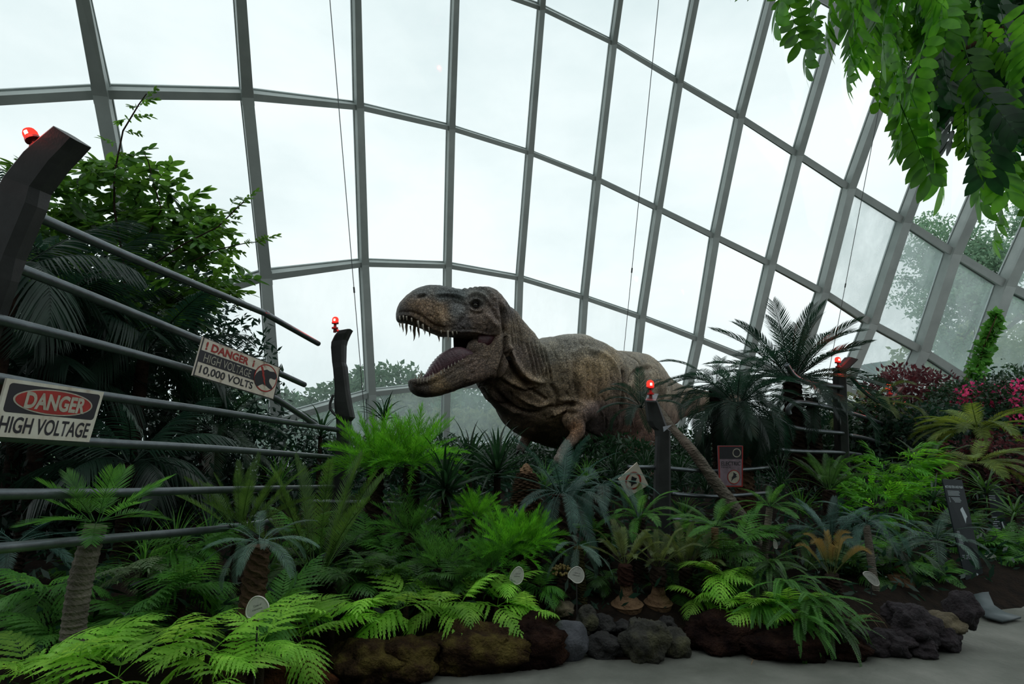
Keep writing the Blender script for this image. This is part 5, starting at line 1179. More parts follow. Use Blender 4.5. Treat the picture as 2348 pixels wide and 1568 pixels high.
# ---- near left cycads
cycad('cycad', 222, 1195, 3.35, .40, 16, 'wide', (1.2, .05), 'bright broad-leafleted cycad on a curved pale trunk at left', base=(165, 1490, 3.25), r=.062, bark='grey', mode='rings', curve=-.03, vs=(0, 0, 1))
cycad('cycad', 552, 1222, 4.6, .62, 18, 'upright', (1.45, .65), 'upright dark cycad crown above the silvery drooping one at left', base=(540, 1500, 4.4), r=.07, vs=(0, 0, 1))
cycad('cycad', 596, 1240, 3.75, .36, 17, 'silver', (.95, -.35), 'silvery cycad with drooping fronds on rough trunk behind white oval label', base=(535, 1540, 3.6), r=.075, bark='brown', curve=.02, vs=(1, 2))
cycad('cycad', 728, 1315, 4.75, 1.02, 13, 'upright', (1.50, .75), 'tall upright cycad with long comb-like fronds below the bent post', r=.11, vs=(0, 0, 1), jit=.1, az0=.3)
cycad('cycad', 745, 1300, 4.9, .75, 9, 'cycasm', (.75, .1), 'arching cycad fronds spreading right from beside the tall upright cycad', r=.08, vs=(1, 2))
cycad('cycad', 110, 1350, 3.7, .42, 12, 'fern', (.7, -.1), 'green tree fern spreading left of the curved pale trunk', r=.04, cat='fern')
cycad('cycad', 40, 1240, 4.4, .6, 14, 'blue', (.8, -.3), 'dim blue-green cycad in shade at far left below the rails', r=.06)
# ---- bright bushy cycads in the middle
for px, py, d, L_, lab in [(862, 1066, 6.2, .60, 'bright green bushy cycad, left of two crowns beside the bent post'), (945, 1060, 6.15, .58, 'bright green bushy cycad, right of two crowns beside the bent post'),
                           (1092, 1185, 5.7, .30, 'small bright bushy cycad under the strap-leaved dracaena'), (1165, 1262, 5.0, .38, 'bright bushy cycad above the label left of the cone trunk'), (1215, 1250, 5.1, .34, 'bright bushy cycad touching the big blue-green cycad')]:
    cycad('bushy_cycad', px, py, d, L_, 66, 'plume', (1.55, .0), lab, r=.09 if d > 6 else .06, bark='dark', vs=(0, 1))
for px, py, d, L_, lab in [(1010, 1300, 5.0, .40, 'mid green bushy cycad between tall upright cycad and bright crowns'), (1130, 1300, 4.85, .34, 'green bushy cycad hanging over bright ferns in the middle'), (1090, 1345, 4.8, .26, 'small feathery green cycad just above middle ferns'),
                           (940, 1220, 5.6, .45, 'dark feathery cycad in shade behind the tall upright cycad')]:
    cycad('bushy_cycad', px, py, d, L_, 40, 'plumeg', (1.4, .0), lab, r=.06, vs=(0, 1))
strapplant('dracaena', 1022, 1128, 5.9, .66, 70, 'strap', (1.5, -.5), 'big strap-leaved dracaena right of the bright bushy cycads', r=.045, vs=(0, 1))
strapplant('dracaena', 1140, 1088, 6.4, .62, 64, 'strap', (1.5, -.1), 'strap-leaved dracaena below the dinosaur throat', r=.04, vs=(0, 1))
strapplant('dracaena', 1075, 1070, 6.9, .6, 44, 'strap', (1.5, .1), 'dark spiky dracaena between two larger strap-leaved ones', r=.04, vs=(0, 1))
# cone-topped trunk
ct = P(1207, 1170, 5.9); cg = gz(ct.x, ct.y); cr = empty('cone_cycad', (ct.x, ct.y, cg), 'scaly dark trunk topped with rust-brown cone left of big blue-green cycad', 'cycad')
h0 = P(1207, 1085, 5.9).z - cg
put_l('trunk', trunk_mesh([(0, 0, -.05), (0, 0, h0 * .6), (0, 0, h0 * .85), (0, 0, h0)], [.13, .14, .125, .085], M_BARK['brown'], 'scales', n=18, amp=.3), cr)
put_l('cone', trunk_mesh([(0, 0, h0 - .01), (0, 0, h0 + .05), (.004, 0, h0 + .10)], [.08, .05, .008], M_BARK['tan'], 'scales', n=12, amp=.3), cr)
# ---- big blue-green cycad and neighbours
cycad('cycad', 1288, 1128, 5.6, .70, 26, 'blue', (1.3, -.95), 'big blue-green cycad with arching and hanging fronds under the dinosaur', r=.10, bark='dark', vs=(0, 1, 2))
cycad('cycad', 1380, 1110, 6.0, .62, 16, 'blue', (.8, -.2), 'blue-green cycad half behind the big one, reaching the faded sign', r=.08, vs=(1, 2))
cycad('cycad', 1326, 1250, 4.95, .36, 11, 'silver', (.6, -.6), 'small silvery cycad with one long frond hanging beside oval label', r=.045, base=(1335, 1420, 4.95), bark='moss', vs=(1, 2))
cycad('cycad', 1466, 1185, 5.6, .46, 18, 'cycasg', (1.2, .1), 'fresh green cycad in front of the thick black fence post', r=.06, vs=(0, 1))
cycad('cycad', 1433, 1292, 4.95, .40, 12, 'olive', (1.35, .55), 'olive cycad with curled pale tips on the larger swollen bottle trunk', base=(1440, 1445, 4.9), r=.052, bark='red', bottle=.135, vs=(0, 1), mode='rings')
cycad('cycad', 1510, 1298, 5.0, .38, 12, 'olive', (1.35, .5), 'olive cycad on the second, smaller bottle trunk', base=(1512, 1452, 4.95), r=.055, bark='dark', bottle=.12, vs=(0, 1), mode='rings')
cycad('cycad', 1572, 1300, 5.2, .45, 18, 'olive', (1.4, .5), 'bushy olive cycad right of the two bottle trunks', r=.06, vs=(0, 0, 1))
cycad('cycad', 1640, 1205, 5.3, .44, 14, 'cycasg', (.9, .0), 'green cycad on a curved tan trunk right of the olive cycads', base=(1606, 1330, 5.2), r=.035, bark='tan', mode='rings', curve=.04, vs=(0, 1))
cycad('cycad', 1765, 1160, 5.9, .40, 14, 'cycasg', (1.0, .1), 'teal-green cycad on bent grey trunk below the big palm', base=(1745, 1260, 5.8), r=.035, bark='grey', mode='rings', vs=(0, 1))
cycad('cycad', 1470, 935, 7.6, .62, 18, 'deep', (1.4, -.1), 'small dark palm whose fronds surround the red lamp on the thick black post', base=(1640, 1180, 6.8), r=.0, vs=(1, 1, 2), cat='palm')
cycad('palm', 1690, 925, 7.8, .93, 62, 'deep', (1.35, -1.0), 'full dark palm with a dense round head right of the red-lamp black post', base=(1714, 1180, 7.4), r=.12, bark='brown', cat='palm', vs=(1, 2, 2))
cycad('palm', 1640, 880, 8.6, .85, 20, 'deep', (1.1, -.3), 'dark palm crown behind the full round-headed palm', r=.1, cat='palm', vs=(1, 2))
cycad('tall_cycad', 1815, 868, 9.8, 1.42, 42, 'deep', (1.45, -.15), 'tall cycad with long upright fronds against the glass on the right', r=.15, vs=(0, 0, 1), cat='palm')
cycad('tall_cycad', 1860, 905, 9.6, 1.25, 7, 'deep', (.35, -.2), 'long arching palm fronds behind the forked fence rails', r=.1, vs=(1, 2, 2), cat='palm')
# leaning log trunk
lt = empty('leaning_trunk', P(1690, 1172, 6.7), 'bare slanting pale trunk leaning from the big palm foot to the black post', 'trunk'); lt.location.z = gz(lt.location.x, lt.location.y)
put('bark', trunk_mesh([P(1740, 1250, 6.7), P(1690, 1172, 6.7), P(1625, 1085, 6.75), P(1585, 1030, 6.85), P(1545, 985, 7.1), P(1505, 930, 7.4)], [.08, .075, .068, .06, .05, .045], M_BARK['grey'], 'noise', n=14, amp=.35), lt)
# ---- right-hand plants
cycad('cycad', 1900, 1120, 7.2, .58, 22, 'cycasm', (1.45, .55), 'fresh green upright cycad in front of the tall black post', r=.08, vs=(0, 0, 1))
cycad('cycad', 1905, 1238, 5.9, .55, 20, 'blue', (1.4, .1), 'dark blue-green cycad directly above the golden-tipped one', r=.06, vs=(0, 1))
cycad('cycad', 1986, 1200, 5.7, .50, 16, 'blue', (.9, -.1), 'blue-green cycad on slender leaning grey trunk at right', base=(2012, 1400, 5.3), r=.035, bark='grey', mode='rings', vs=(1, 1, 2))
cycad('cycad', 1906, 1315, 5.25, .44, 12, 'gold', (1.45, .80), 'golden-tipped cycad with fan of stiff curled fronds on dark trunk', base=(1925, 1440, 5.2), r=.06, vs=(0, 0, 1))
cycad('cycad', 2145, 1235, 6.3, .62, 20, 'silver', (1.1, -.1), 'grey-green cycad arching in front of the tall information panel', r=.07, vs=(1, 2))
cycad('cycad', 2065, 1265, 5.8, .42, 14, 'cycas', (.9, -.2), 'shaded cycad on the bottle trunk among black rocks at right', base=(2068, 1405, 5.6), r=.05, bark='dark', bottle=.14, vs=(1, 2))
for px, py, d, L_, lab in [(2055, 1085, 8.6, .85, 'bright bamboo-like bush in front of the far fence posts'), (2020, 1160, 7.6, .75, 'lower bright bamboo-like bush beneath the first one'), (1990, 1110, 8.2, .45, 'bamboo-like bush close to the tall black post')]:
    c = P(px, py, d); root = empty('bamboo_bush', (c.x, c.y, gz(c.x, c.y)), lab, 'bush')
    for i in range(60):
        a = PR.uniform(0, 6.28); h = (c.z - root.location.z) + PR.uniform(-.35, .25) * L_
        add_frond(root, Vector((math.cos(a) * .15, math.sin(a) * .15, max(.02, h))), 'bamboo', PR.choice((0, 1, 2)), L_ * PR.uniform(.4, .8), a, PR.uniform(-.1, 1.3))
cycad('cycad', 2243, 985, 10.5, 1.05, 26, 'yellow', (.75, .15), 'flat-topped yellow-green cycad beneath the pink flowers', r=.12, vs=(1, 1, 2))
cycad('cycad', 2235, 1062, 9.0, .85, 20, 'yellow', (.7, .0), 'second yellow-green cycad lower down in front of the flat-topped one', r=.1, vs=(1, 2))
cycad('cycad', 2125, 1075, 9.5, .7, 22, 'cycasm', (1.3, .2), 'spiky green cycad between bamboo-like bush and yellow-green cycads', r=.08, vs=(0, 1))
cycad('palm', 1985, 925, 12.5, 1.15, 18, 'olive', (.7, -.2), 'bronze-green palm behind the first forked post', r=.1, cat='palm', vs=(1, 2))
strapplant('strap_leaf_plant', 2262, 1130, 8.0, .6, 36, 'strapm', (1.3, -.1), 'grassy strap-leaved plant between the two information panels', r=.02)
strapplant('strap_leaf_plant', 2140, 1150, 7.6, .55, 30, 'strap', (1.2, -.1), 'strap-leaved plant left of the tall information panel', r=.02)
strapplant('strap_leaf_plant', 2325, 1180, 7.4, .6, 30, 'strapm', (1.0, -.2), 'strap-leaved plant at the right edge above the bright ferns', r=.02)
shrub('dark_red_shrub', 2085, 915, 14.5, (1.3, .9, .85), 3600, .14, LM['red'], 'dark red-leaved shrub around the lamps of the forked posts', seed=12, bark='dark')
shrub('evergreen_shrub', 2030, 990, 12.5, (1.5, .8, .75), 3500, .14, LM['dark'], 'dark shrub under the forked fence posts', seed=13)
shrub('evergreen_shrub', 2330, 1100, 9.6, (1.3, .8, .85), 4500, .09, LM['red'], 'purplish dark shrub at the right edge behind the shorter panel', seed=14)
shrub('evergreen_shrub', 2200, 1030, 12.0, (2.2, .8, 1.0), 6000, .13, LM['deep'], 'dark hedge under the pink flowers', seed=15)
shrub('bougainvillea', 2225, 925, 13.2, (1.05, .6, .55), 2600, .12, LM['dark'], 'bougainvillea with pink blossom left of the climbing vine foot', cat='flowering shrub', seed=16,
      blossoms=(LM['pink'], [(2185, 905), (2205, 895), (2232, 900), (2250, 915), (2262, 895), (2175, 930), (2215, 922), (2245, 935), (2190, 955), (2270, 925)], .20))
shrub('bougainvillea', 2345, 925, 12.2, (.95, .6, .85), 2600, .12, LM['dark'], 'bougainvillea with pink blossom at the right edge of the view', cat='flowering shrub', seed=17,
      blossoms=(LM['pink'], [(2310, 900), (2332, 882), (2345, 900), (2300, 925), (2322, 930), (2345, 940), (2290, 960), (2318, 975), (2340, 885), (2305, 885)], .18))
# climbing vine on a rib
vr = P(2235, 890, 15.5); vine = empty('climbing_vine', (vr.x, vr.y, gz(vr.x, vr.y)), 'bright green vine climbing a slanted rib above the pink flowers', 'vine')
mb = MB(); mb.tube([P(2225, 930, 15.6), P(2228, 880, 15.5), P(2245, 830, 15.3), P(2262, 780, 15.2), P(2285, 725, 15.1)], [.04, .035, .03, .02, .01], 6); put('stem', mb.mesh('stem', M_BARK['brown']), vine)
Vs = []; Qs = []; nn = 0
for k, (x, y, r_) in enumerate([(2222, 905, .5), (2232, 880, .42), (2240, 850, .34), (2250, 820, .32), (2258, 795, .30), (2268, 770, .27), (2276, 748, .22), (2284, 725, .16), (2215, 925, .5), (2195, 935, .4)]):
    V, Q = leafcloud(120, .17, (r_ * .55, r_ * .5, r_ * .9), 60 + k, w=.8, thick=.3); V = V + np.array(P(x, y, 15.3)); Vs.append(V); Qs.append(Q + nn); nn += len(V)
put('foliage', np_mesh('foliage', np.concatenate(Vs), np.concatenate(Qs), LM['fern']), vine, kind='stuff')

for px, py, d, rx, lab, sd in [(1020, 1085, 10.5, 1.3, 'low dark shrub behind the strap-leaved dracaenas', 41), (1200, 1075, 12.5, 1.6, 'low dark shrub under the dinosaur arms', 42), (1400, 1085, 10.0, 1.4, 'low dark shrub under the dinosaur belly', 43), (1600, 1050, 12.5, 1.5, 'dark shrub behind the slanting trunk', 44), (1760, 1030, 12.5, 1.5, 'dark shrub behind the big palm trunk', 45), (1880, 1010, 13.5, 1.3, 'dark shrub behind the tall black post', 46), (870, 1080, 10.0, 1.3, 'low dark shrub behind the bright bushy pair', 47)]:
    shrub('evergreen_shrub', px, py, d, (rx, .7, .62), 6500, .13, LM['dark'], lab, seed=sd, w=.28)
# ---- strap grass behind the middle plants
for px, py, d, L_, lab in [(1410, 1060, 8.6, .55, 'clump of arching grass beneath the dinosaur belly'), (1480, 1050, 8.8, .55, 'clump of arching grass in front of the dinosaur leg'), (1560, 1070, 8.2, .55, 'grass clump right of the thick black post'), (1620, 1100, 7.8, .5, 'grass clump left of the pinkish sign'),
                           (1345, 1075, 8.2, .5, 'grass clump behind the big blue-green cycad'), (1570, 1160, 7.0, .45, 'grass clump between black post and slanting trunk'), (1250, 1080, 7.6, .45, 'grass clump left behind the big blue-green cycad'), (1790, 1090, 8.0, .55, 'grass clump right of the big palm trunk'),
                           (1010, 1180, 6.8, .5, 'pale grass clump around the twisted rail pieces'), (1840, 1150, 7.4, .5, 'grass clump left of the upright fresh green cycad'), (860, 1150, 7.2, .5, 'grass clump behind the tall upright cycad'), (640, 1080, 7.4, .6, 'grass clump below the rails left of the twisted post')]:
    strapplant('grass_clump', px, py + 30, d, L_, 44, 'grass' if PR.random() < .5 else 'grassd', (1.5, .3), lab, cat='grass', r=0)
for px, py, d, L_, lab in [(400, 1205, 4.2, .42, 'palm-like grass fan crossing the lowest left rail'), (330, 1230, 4.0, .38, 'leafy grass fan right of the curved pale trunk'), (480, 1190, 4.8, .4, 'grass fan left of the upright dark cycad')]:
    strapplant('grass_clump', px, py + 60, d, L_, 34, 'grass', (1.45, .3), lab, cat='grass', r=0)

# ---- sword ferns and hanging straw (right of middle)
for px, py, d, L_, n, rng, lab in [(1800, 1335, 4.7, .50, 20, (3.4, 6.1), 'sword fern clump drooping below the narrow edge-on label'), (1860, 1375, 4.5, .50, 22, (3.6, 6.2), 'sword fern hanging over the bank right of the bright ferns'), (1765, 1290, 5.0, .42, 18, (3.0, 6.3), 'sword fern clump around the narrow label'),
                                  (1895, 1415, 4.42, .42, 16, (3.8, 6.3), 'sword fern trailing toward the path above the straw'), (1830, 1420, 4.35, .38, 14, (4.0, 5.4), 'lowest sword fern hanging to the path edge'), (1945, 1430, 4.55, .36, 10, (4.8, 6.6), 'sword fern fronds reaching toward the black lava rocks'), (1745, 1380, 4.6, .38, 12, (3.4, 5.6), 'sword fern behind the right bright fern fronds')]:
    fernclump('sword_fern', px, py, d, L_, n, 'sword' if PR.random() < .7 else 'swordd', (-.6, .7), lab, az_rng=rng)
sw = P(1900, 1470, 4.72); st_ = empty('dry_grass_tuft', (sw.x, sw.y, gz(sw.x, sw.y)), 'tuft of straw-coloured dry grass hanging onto the path at right', 'grass')
for i in range(34): add_frond(st_, Vector((PR.uniform(-.05, .08), PR.uniform(-.03, .03), sw.z - st_.location.z + PR.uniform(-.02, .05))), 'straw', PR.choice((0, 1, 2)), PR.uniform(.18, .34), lerp(4.3, 6.0, PR.random()), PR.uniform(-.8, .1), 'leaf_blade')
sw = P(1990, 1430, 4.9); st_ = empty('dry_grass_tuft', (sw.x, sw.y, gz(sw.x, sw.y)), 'thin dry grass stems lying over the black lava rocks', 'grass')
for i in range(16): add_frond(st_, Vector((PR.uniform(-.1, .1), 0, max(.03, sw.z - st_.location.z))), 'straw', PR.choice((0, 1)), PR.uniform(.2, .4), lerp(3.2, 6.3, PR.random()), PR.uniform(-.4, .3), 'leaf_blade')
# berry cluster
bc = P(1288, 1312, 4.95); be = empty('fruiting_cycad', (bc.x, bc.y, gz(bc.x, bc.y)), 'stump with a crown of yellow-brown fruit left of the oval label', 'plant')
hb = bc.z - be.location.z; put_l('trunk', trunk_mesh([(0, 0, -.04), (0, 0, hb * .6), (0, 0, hb)], [.07, .075, .065], M_BARK['dark'], 'scales', n=12), be)
m_berry = solid('berry', [(.12, .085, .025), (.26, .19, .06)], scale=30, rough=.5)
bmb = MB()
for k in range(1):
    vs = []; fs = []
    for i in range(5):
        for j in range(6): a, b = math.pi * i / 4, 2 * math.pi * j / 6; vs.append(Vector((math.sin(a) * math.cos(b), math.sin(a) * math.sin(b), math.cos(a))) * .012)
    bmb.add(vs, [(i * 6 + j, (i + 1) * 6 + j, (i + 1) * 6 + (j + 1) % 6, i * 6 + (j + 1) % 6) for i in range(4) for j in range(6)])
bme = bmb.mesh('fruit', m_berry, True)
for i in range(80):
    a, r_ = PR.uniform(0, 6.28), .10 * PR.random() ** .5; link('fruit', bme, be, loc=Vector((math.cos(a) * r_, math.sin(a) * r_, hb + .05 * (1 - (r_ / .1) ** 2) + PR.uniform(-.02, .015))))

# ---- foreground ferns
lime = [(60, 1545, 2.9, .36, 'lime fern at the bottom left corner, leftmost of the front row'), (180, 1530, 2.95, .38, 'lime fern below the curved pale trunk'), (270, 1555, 2.85, .34, 'lime fern at the bottom edge, third from the left corner'), (390, 1490, 3.15, .40, 'large lime fern left of the rough trunk with white label'),
        (480, 1500, 3.1, .38, 'lime fern in front of the rough trunk with white label'), (520, 1560, 2.95, .30, 'lime fern touching the bottom edge left of the rust-red bank'), (600, 1475, 3.4, .30, 'lime fern right below the white oval label'), (690, 1460, 3.8, .34, 'lime fern spilling over the rust-red bank'),
        (760, 1440, 4.1, .34, 'lime fern above the dark peat hump'), (850, 1405, 4.3, .36, 'lime fern above the yellow-green moss mound'), (930, 1390, 4.35, .36, 'brightest lime fern in the middle of the bank'), (1010, 1400, 4.4, .34, 'lime fern over the long brown peat mound, left half'), (1060, 1380, 4.5, .32, 'lime fern over the long brown peat mound, right half'),
        (1140, 1390, 4.5, .34, 'lime fern directly below the label left of cone trunk'), (1210, 1400, 4.5, .34, 'lime fern whose tip touches the rounded brown stone'), (1165, 1345, 4.7, .26, 'small lime fern left of the middle oval label'), (1690, 1390, 4.75, .30, 'lime fern above the dark red-brown peat mound'),
        (1740, 1400, 4.65, .30, 'lime fern hanging over the peat mound under the sword ferns'), (1640, 1320, 5.0, .30, 'lime fern under the curved tan trunk cycad'), (1600, 1370, 4.9, .24, 'small lime fern right of the second bottle trunk'), (1810, 1405, 4.6, .28, 'lime fern lying over the sword ferns')]
for i, (px, py, d, L_, lab) in enumerate(lime):
    rng = (3.3, 6.1) if px > 1300 else None
    fernclump('lady_fern', px, py, d, L_ * 1.3, 5 if px < 560 else (6 if px < 1300 else 6), 'lime', (-.1, 1.15), lab, az_rng=rng, vs=(0, 1, 2))
greenf = [(130, 1480, 3.4, .42, 'mid green fern behind the lower left lime ferns'), (300, 1420, 3.7, .42, 'green fern filling behind the large lime fern'), (330, 1310, 4.1, .40, 'pale arching fern right of the curved trunk, under the lowest rail'), (420, 1350, 3.9, .38, 'green fern with hanging pointed fronds left of rough trunk'), (450, 1260, 4.4, .42, 'green fern below the lowest left rail'),
          (640, 1400, 3.9, .40, 'green fern right of the white oval label'), (800, 1330, 4.6, .42, 'green fern at the foot of the tall upright cycad'), (870, 1340, 4.6, .40, 'green fern right of the tall upright cycad'), (960, 1330, 4.7, .38, 'green fern below the mid green bushy cycad'), (1060, 1330, 4.75, .34, 'green fern in the middle under bushy cycads'),
          (1240, 1350, 4.85, .30, 'green fern between middle labels'), (1380, 1330, 5.2, .30, 'shaded fern behind the larger bottle trunk'), (1560, 1370, 5.2, .34, 'shaded fern behind the mossy dark rock'), (1660, 1270, 5.2, .40, 'green fern under the curved tan trunk'), (1700, 1330, 5.0, .36, 'green fern left of the sword ferns'),
          (2300, 1285, 6.9, .42, 'bright fern mass behind the curved panel foot'), (2350, 1262, 6.8, .45, 'bright fern at the right edge of the view'), (2350, 1318, 6.4, .36, 'bright fern hanging above the path at right edge'), (2240, 1260, 6.9, .45, 'fern between the two information panels near the ground'), (2100, 1330, 5.9, .36, 'shaded fern behind the black rocks'),
          (2165, 1350, 5.9, .30, 'shaded fern over the large brown rock'), (60, 1400, 4.0, .45, 'dim fern in deep shade at far left'), (700, 1230, 5.5, .45, 'shaded fern behind tall upright cycad'), (900, 1280, 5.4, .45, 'dark fern mound under the bright bushy pair')]
for px, py, d, L_, lab in greenf:
    st = 'pale' if 'pale' in lab else ('fern' if ('bright' in lab or PR.random() < .55) else 'fernd')
    fernclump('fern', px, py, d, L_ * 1.08, 11, st, (-.1, 1.1), lab)
lowf = [(200, 1330, 4.8, 'right of the curved pale trunk'), (520, 1330, 4.6, 'left of the rough label trunk'), (620, 1300, 5.0, 'behind the silvery drooping cycad'), (560, 1420, 4.1, 'at the rough trunk foot'), (780, 1210, 6.0, 'behind the tall upright cycad'), (840, 1240, 5.6, 'under the left bright bushy crown'),
 (1010, 1240, 5.8, 'under the big strap-leaved dracaena'), (1120, 1240, 5.6, 'behind the bright bushy cycads in the middle'), (1230, 1210, 5.8, 'at the cone trunk foot'), (1380, 1220, 5.9, 'right below the big blue-green cycad'), (1450, 1240, 5.6, 'under the faded diamond sign'), (1540, 1230, 5.8, 'at the thick black post foot'),
 (1600, 1240, 5.8, 'beside the bushy olive cycad'), (1700, 1230, 5.8, 'at the slanting trunk foot'), (1820, 1230, 6.0, 'left of the dark blue-green cycad'), (1850, 1290, 5.6, 'left of the golden-tipped cycad'), (1960, 1290, 5.8, 'right of the golden-tipped cycad'), (2000, 1250, 6.2, 'behind the slender grey trunk'),
 (2060, 1210, 6.6, 'below the bamboo-like bushes'), (2080, 1160, 7.2, 'between bamboo-like bush and grey-green cycad'), (2200, 1200, 7.2, 'behind the tall information panel'), (250, 1480, 3.6, 'right of the curved trunk foot'), (700, 1340, 4.7, 'left of the tall upright cycad foot'),
 (1620, 1350, 5.3, 'behind the dark red-brown mound'), (1980, 1350, 5.6, 'beside the bright leaning label'), (2040, 1340, 5.8, 'at the right bottle trunk')]
for i, (px, py, d, lb) in enumerate(lowf):
    fernclump('undergrowth_fern', px, py + 20, d, .48, 10, ('fernd', 'fern', 'swordd', 'cycasm')[i % 4], (.0, 1.2), 'shaded filler fern ' + lb, group='shaded filler ferns of the bed')
# low dark undergrowth over the soil, too dense to count
Vs = []; Qs = []; nn = 0; rs_ = np.random.RandomState(9); pts = []
for k in range(15000):
    x = rs_.uniform(-6, 9.5); y = rs_.uniform(3.0, 11.5); s_ = y - float(np.interp(x, _ex, _ey))
    if s_ < .45 or abs(x) > y * .98 + .6: continue
    pts.append((x, y, ground_h(x, y) + rs_.uniform(0, .22 + .05 * min(s_, 3))))
pts = np.array(pts); N_ = len(pts); dv = rs_.normal(size=(N_, 3)); dv[:, 2] = np.abs(dv[:, 2]) * .8; dv /= np.linalg.norm(dv, axis=1)[:, None]
sv_ = np.cross(dv, rs_.normal(size=(N_, 3))); sv_ /= np.linalg.norm(sv_, axis=1)[:, None]; L_ = rs_.uniform(.06, .17, N_)[:, None]
V = np.stack([pts, pts + dv * L_ * .45 - sv_ * L_ * .14, pts + dv * L_, pts + dv * L_ * .45 + sv_ * L_ * .14], 1).reshape(-1, 3)
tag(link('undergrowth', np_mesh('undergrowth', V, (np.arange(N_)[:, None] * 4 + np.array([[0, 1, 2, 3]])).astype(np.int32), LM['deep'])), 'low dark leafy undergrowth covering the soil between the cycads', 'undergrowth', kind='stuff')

# ---- overhanging tree, upper right
oc = P(2900, 100, 3.6); ot = empty('overhanging_tree', (oc.x, oc.y, 0), 'overhanging tree whose long leaf sprays hang into the upper right corner', 'tree'); OO = Vector(ot.location)
mb = MB(); mb.tube([OO - OO, (0, .1, 1.6), (-.1, .1, oc.z * .75), (-.15, 0, oc.z + .6)], [.2, .17, .14, .1], 14); put_l('trunk', mb.mesh('trunk', M_BARK['brown'], True), ot)
BR = [[(2900, 100, 3.6), (2650, -60, 3.6), (2350, -120, 3.6), (2050, -110, 3.5), (1780, -60, 3.4)], [(2900, 100, 3.6), (2600, 60, 4.2), (2330, 60, 4.3), (2200, 120, 4.3)], [(2900, 100, 3.6), (2560, 180, 3.8), (2400, 200, 3.9), (2310, 260, 4.0)]]
for b_ in BR:
    S = resamp(b_, 16); mb = MB(); mb.tube([P(*q) - OO for q in S], [.06 * (1 - .8 * i / 16) for i in range(16)], 8); put_l('branch', mb.mesh('branch', M_BARK['brown'], True), ot)
LBX = [1690, 1740, 1790, 1850, 1900, 1950, 1990, 2040, 2090, 2140, 2190, 2230, 2270, 2320, 2360, 2500]; LBY = [10, 70, 130, 165, 235, 120, 180, 340, 240, 400, 470, 380, 555, 510, 560, 560]
def spray(px, py, d, L, az, el, st): add_frond(ot, P(px, py, d) - OO, st, PR.choice((0, 1)), L, az, el, 'leaf_spray', PR.uniform(-.9, .9))
for (tx, ty) in [(1760, 60), (1800, 120), (1840, 165), (1870, 110), (1905, 235), (1925, 150), (1990, 150), (2035, 345), (2075, 250), (2110, 420), (2150, 440), (2185, 490), (2215, 400), (2265, 560), (2300, 520), (2335, 480), (2060, 330), (2240, 470), (1960, 100), (2130, 330)]:
    d = PR.uniform(3.2, 3.8); L = PR.uniform(.45, .6); lp = L / d * F
    az = PR.choice((2.6, 3.4, .2, 2.9, 4.2)); lean = PR.uniform(.05, .38) * (1 if math.cos(az) < 0 else -1)
    spray(tx + lp * lean, ty - lp * .95, d, L, az, -1.42 + abs(lean) * .75, 'compound')
k = 0
while k < 320:
    px = PR.uniform(1700, 2520) if k < 150 else PR.uniform(2000, 2560); b = float(np.interp(px, LBX, LBY)); py = b * PR.uniform(-.15, 1.0) - 40; d = PR.uniform(3.3, 5.0) if k < 150 else PR.uniform(4.2, 6.0); L = PR.uniform(.40, .60) * (1 if k < 150 else 1.2); lp = L / d * F
    top = py - lp
    if px < 2000 and PR.random() < .45: k += 1; continue
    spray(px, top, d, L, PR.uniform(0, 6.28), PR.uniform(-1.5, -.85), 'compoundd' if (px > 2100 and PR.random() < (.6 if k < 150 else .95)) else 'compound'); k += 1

# ---- outside the glass
def ghill(px, py, d, rad, N, size, mat, lab, seed, cat='tree', w=.6):
    c = P(px, py, d); root = empty('outside_tree', (c.x, c.y, 0), lab, cat); h = c.z
    mb = MB(); mb.tube([(0, 0, 0), (0, 0, max(.5, h))], [rad[0] * .05, rad[0] * .03], 7); put_l('trunk', mb.mesh('trunk', M_BARK['brown']), root)
    V, Q = leafcloud(N, size, rad, seed, w=w, thick=.85); V = V + np.array([0, 0, h]); put_l('foliage', np_mesh('foliage', V, Q, mat), root, kind='stuff')
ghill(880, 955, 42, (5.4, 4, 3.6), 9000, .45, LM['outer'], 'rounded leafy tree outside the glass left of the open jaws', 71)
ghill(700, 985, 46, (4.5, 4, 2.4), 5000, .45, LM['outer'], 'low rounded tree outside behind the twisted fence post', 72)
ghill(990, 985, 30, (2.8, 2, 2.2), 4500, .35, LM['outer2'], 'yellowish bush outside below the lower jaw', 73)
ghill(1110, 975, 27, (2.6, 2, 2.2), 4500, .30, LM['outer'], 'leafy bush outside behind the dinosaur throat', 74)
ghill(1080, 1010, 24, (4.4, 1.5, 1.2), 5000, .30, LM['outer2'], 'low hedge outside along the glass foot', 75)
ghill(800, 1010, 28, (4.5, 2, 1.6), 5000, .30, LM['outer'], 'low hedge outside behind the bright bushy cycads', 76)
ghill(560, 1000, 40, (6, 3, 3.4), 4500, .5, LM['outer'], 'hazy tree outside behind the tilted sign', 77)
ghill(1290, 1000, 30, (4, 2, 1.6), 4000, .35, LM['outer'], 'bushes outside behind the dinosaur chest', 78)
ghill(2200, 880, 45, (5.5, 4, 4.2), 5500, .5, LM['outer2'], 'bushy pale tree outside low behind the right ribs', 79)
ghill(2370, 830, 38, (4.2, 4, 5.0), 5500, .5, LM['outer2'], 'pale leafy tree outside at far right edge', 80)
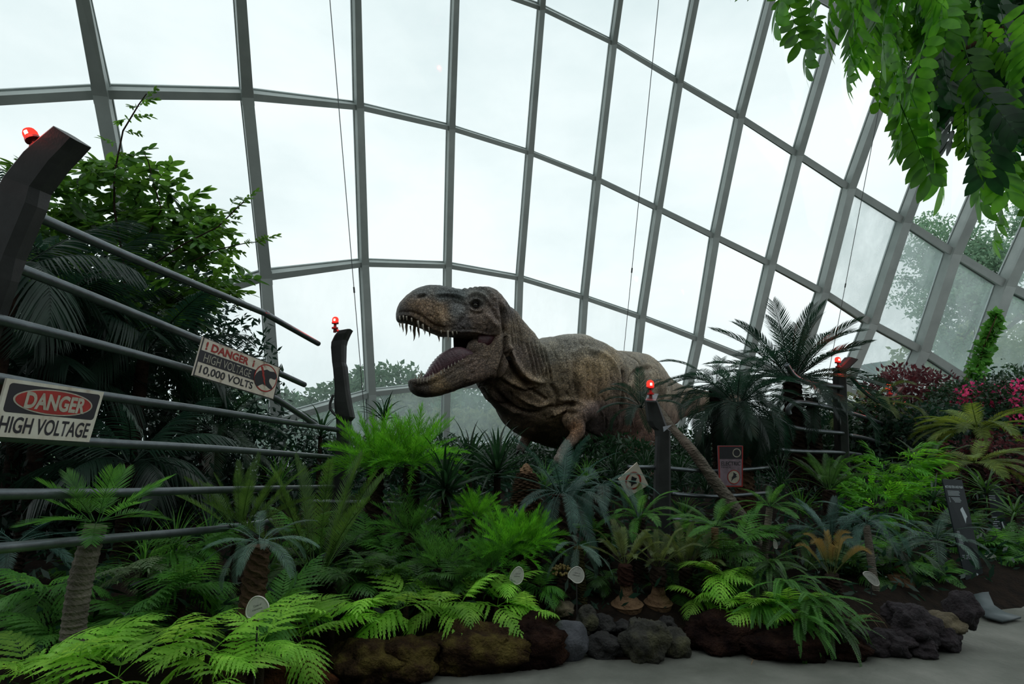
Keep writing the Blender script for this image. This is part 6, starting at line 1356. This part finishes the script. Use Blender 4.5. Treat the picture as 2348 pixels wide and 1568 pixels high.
# tall open-crowned tree outside, upper right
tb = P(2500, 900, 32); tr_ = empty('spreading_tree', (tb.x, tb.y, 0), 'tall hazy open-crowned tree outside the glass at right', 'tree'); TT = Vector(tr_.location)
mb = MB(); Vs = []; Qs = []; nn = 0; trs = random.Random(5)
def grow(p, q, r, lev):
    global nn
    mid = lerp(p, q, .5) + Vector((trs.uniform(-.1, .1), 0, trs.uniform(-.05, .15))) * (q - p).length
    mb.tube([p, mid, q], [r, r * .8, r * .6], 5)
    if lev >= 3:
        V, Q = leafcloud(150, .24, (1.0, .9, .5), trs.randint(0, 9999), w=.5, thick=.4); Vs.append(V + np.array(q)); Qs.append(Q + nn); nn += len(V)
    if lev < 4:
        for k in range(3 if lev < 3 else 2):
            L = (q - p).length * trs.uniform(.55, .8); a = trs.uniform(-1.0, 1.0); dr_ = (q - p).normalized()
            d2 = Vector((dr_.x * math.cos(a) - dr_.z * math.sin(a), dr_.y + trs.uniform(-.5, .5), dr_.x * math.sin(a) + dr_.z * math.cos(a))); d2.z += .15; d2.normalize()
            grow(q, q + d2 * L, r * .6, lev + 1)
base_ = P(2480, 760, 32) - TT
mb.tube([Vector((0, 0, 0)), base_], [.45, .35], 8)
for tgt in ((2230, 700), (2280, 600), (2250, 640), (2340, 560), (2420, 540), (2200, 640)): grow(base_, lerp(base_, P(*tgt, 32) - TT, .55), .20, 1)
put_l('branch', mb.mesh('branch', M_BARK['grey']), tr_); put_l('foliage', np_mesh('foliage', np.concatenate(Vs), np.concatenate(Qs), LM['outer']), tr_, kind='stuff')
# fan-shaped steel canopy outside, hazy blue
fb = P(2062, 900, 60); fan = empty('fan_canopy', (fb.x, fb.y, 0), 'hazy blue fan-shaped canopy outside behind the red lamps', 'canopy'); FO = Vector(fan.location)
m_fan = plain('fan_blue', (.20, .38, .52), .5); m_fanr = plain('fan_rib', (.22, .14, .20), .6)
mb = MB(); rc, rt = P(2062, 900, 60) - FO, P(2062, 835, 60) - FO; n = 24; vs = []
for j in range(n): a = 2 * math.pi * j / n; vs += [rc + Vector((math.cos(a), math.sin(a), 0)) * .9, lerp(rc, rt, .6) + Vector((math.cos(a), math.sin(a), 0)) * 1.9, rt + Vector((math.cos(a), math.sin(a), 0)) * 3.6]
mb.add(vs, [(j * 3 + k, ((j + 1) % n) * 3 + k, ((j + 1) % n) * 3 + k + 1, j * 3 + k + 1) for j in range(n) for k in range(2)]); put_l('canopy_skin', mb.mesh('canopy_skin', m_fan, True), fan)
mb = MB()
for j in range(n): mb.tube([vs[j * 3] * 1.0, vs[j * 3 + 1] + (vs[j * 3 + 1] - rc) * .02, vs[j * 3 + 2] + (vs[j * 3 + 2] - rt) * .03], .05, 5)
put_l('rib', mb.mesh('rib', m_fanr), fan); mb = MB(); mb.tube([(0, 0, 0), rc], .9, 10); put_l('column', mb.mesh('column', m_fanr), fan)
# dry wisps on the peat
for (px, py, lab) in [(878, 1512, 'pale curled dry twig on the yellow-green moss mound'), (935, 1492, 'forked dry wisp on the mossy peat mound')]:
    q = P(px, py, 4.0); e_ = empty('dry_twig', q, lab, 'twig')
    for i in range(3):
        mb = MB(); mb.tube([(0, 0, 0), (.025 * (i - 1) + .02, -.01, .012), (.05 * (i - .6), -.01, .004 + .01 * i), (.08 * (i - .5), 0, -.01)], .0022, 5); put_l('stem', mb.mesh('stem', LM['dry']), e_)
# small weed on the path
wd_ = on_floor(1235, 1522); we = empty('weed', wd_, 'tiny green weed growing at the path edge below the peat bank', 'plant')
for i in range(9): add_frond(we, Vector((0, 0, .004)), 'twigd', PR.choice((0, 1)), PR.uniform(.05, .09), i * .7, PR.uniform(.2, .7), 'sprig')
dl = on_floor(1728, 1518); de = empty('fallen_leaf', dl + Vector((0, 0, .01)), 'small brown curled leaf lying on the path', 'leaf')
for i in range(3): add_frond(de, Vector((0, 0, .004)), 'straw', 2, .09, i * 2.1, .25, 'leaf_blade').scale = (.09, .5, .09)
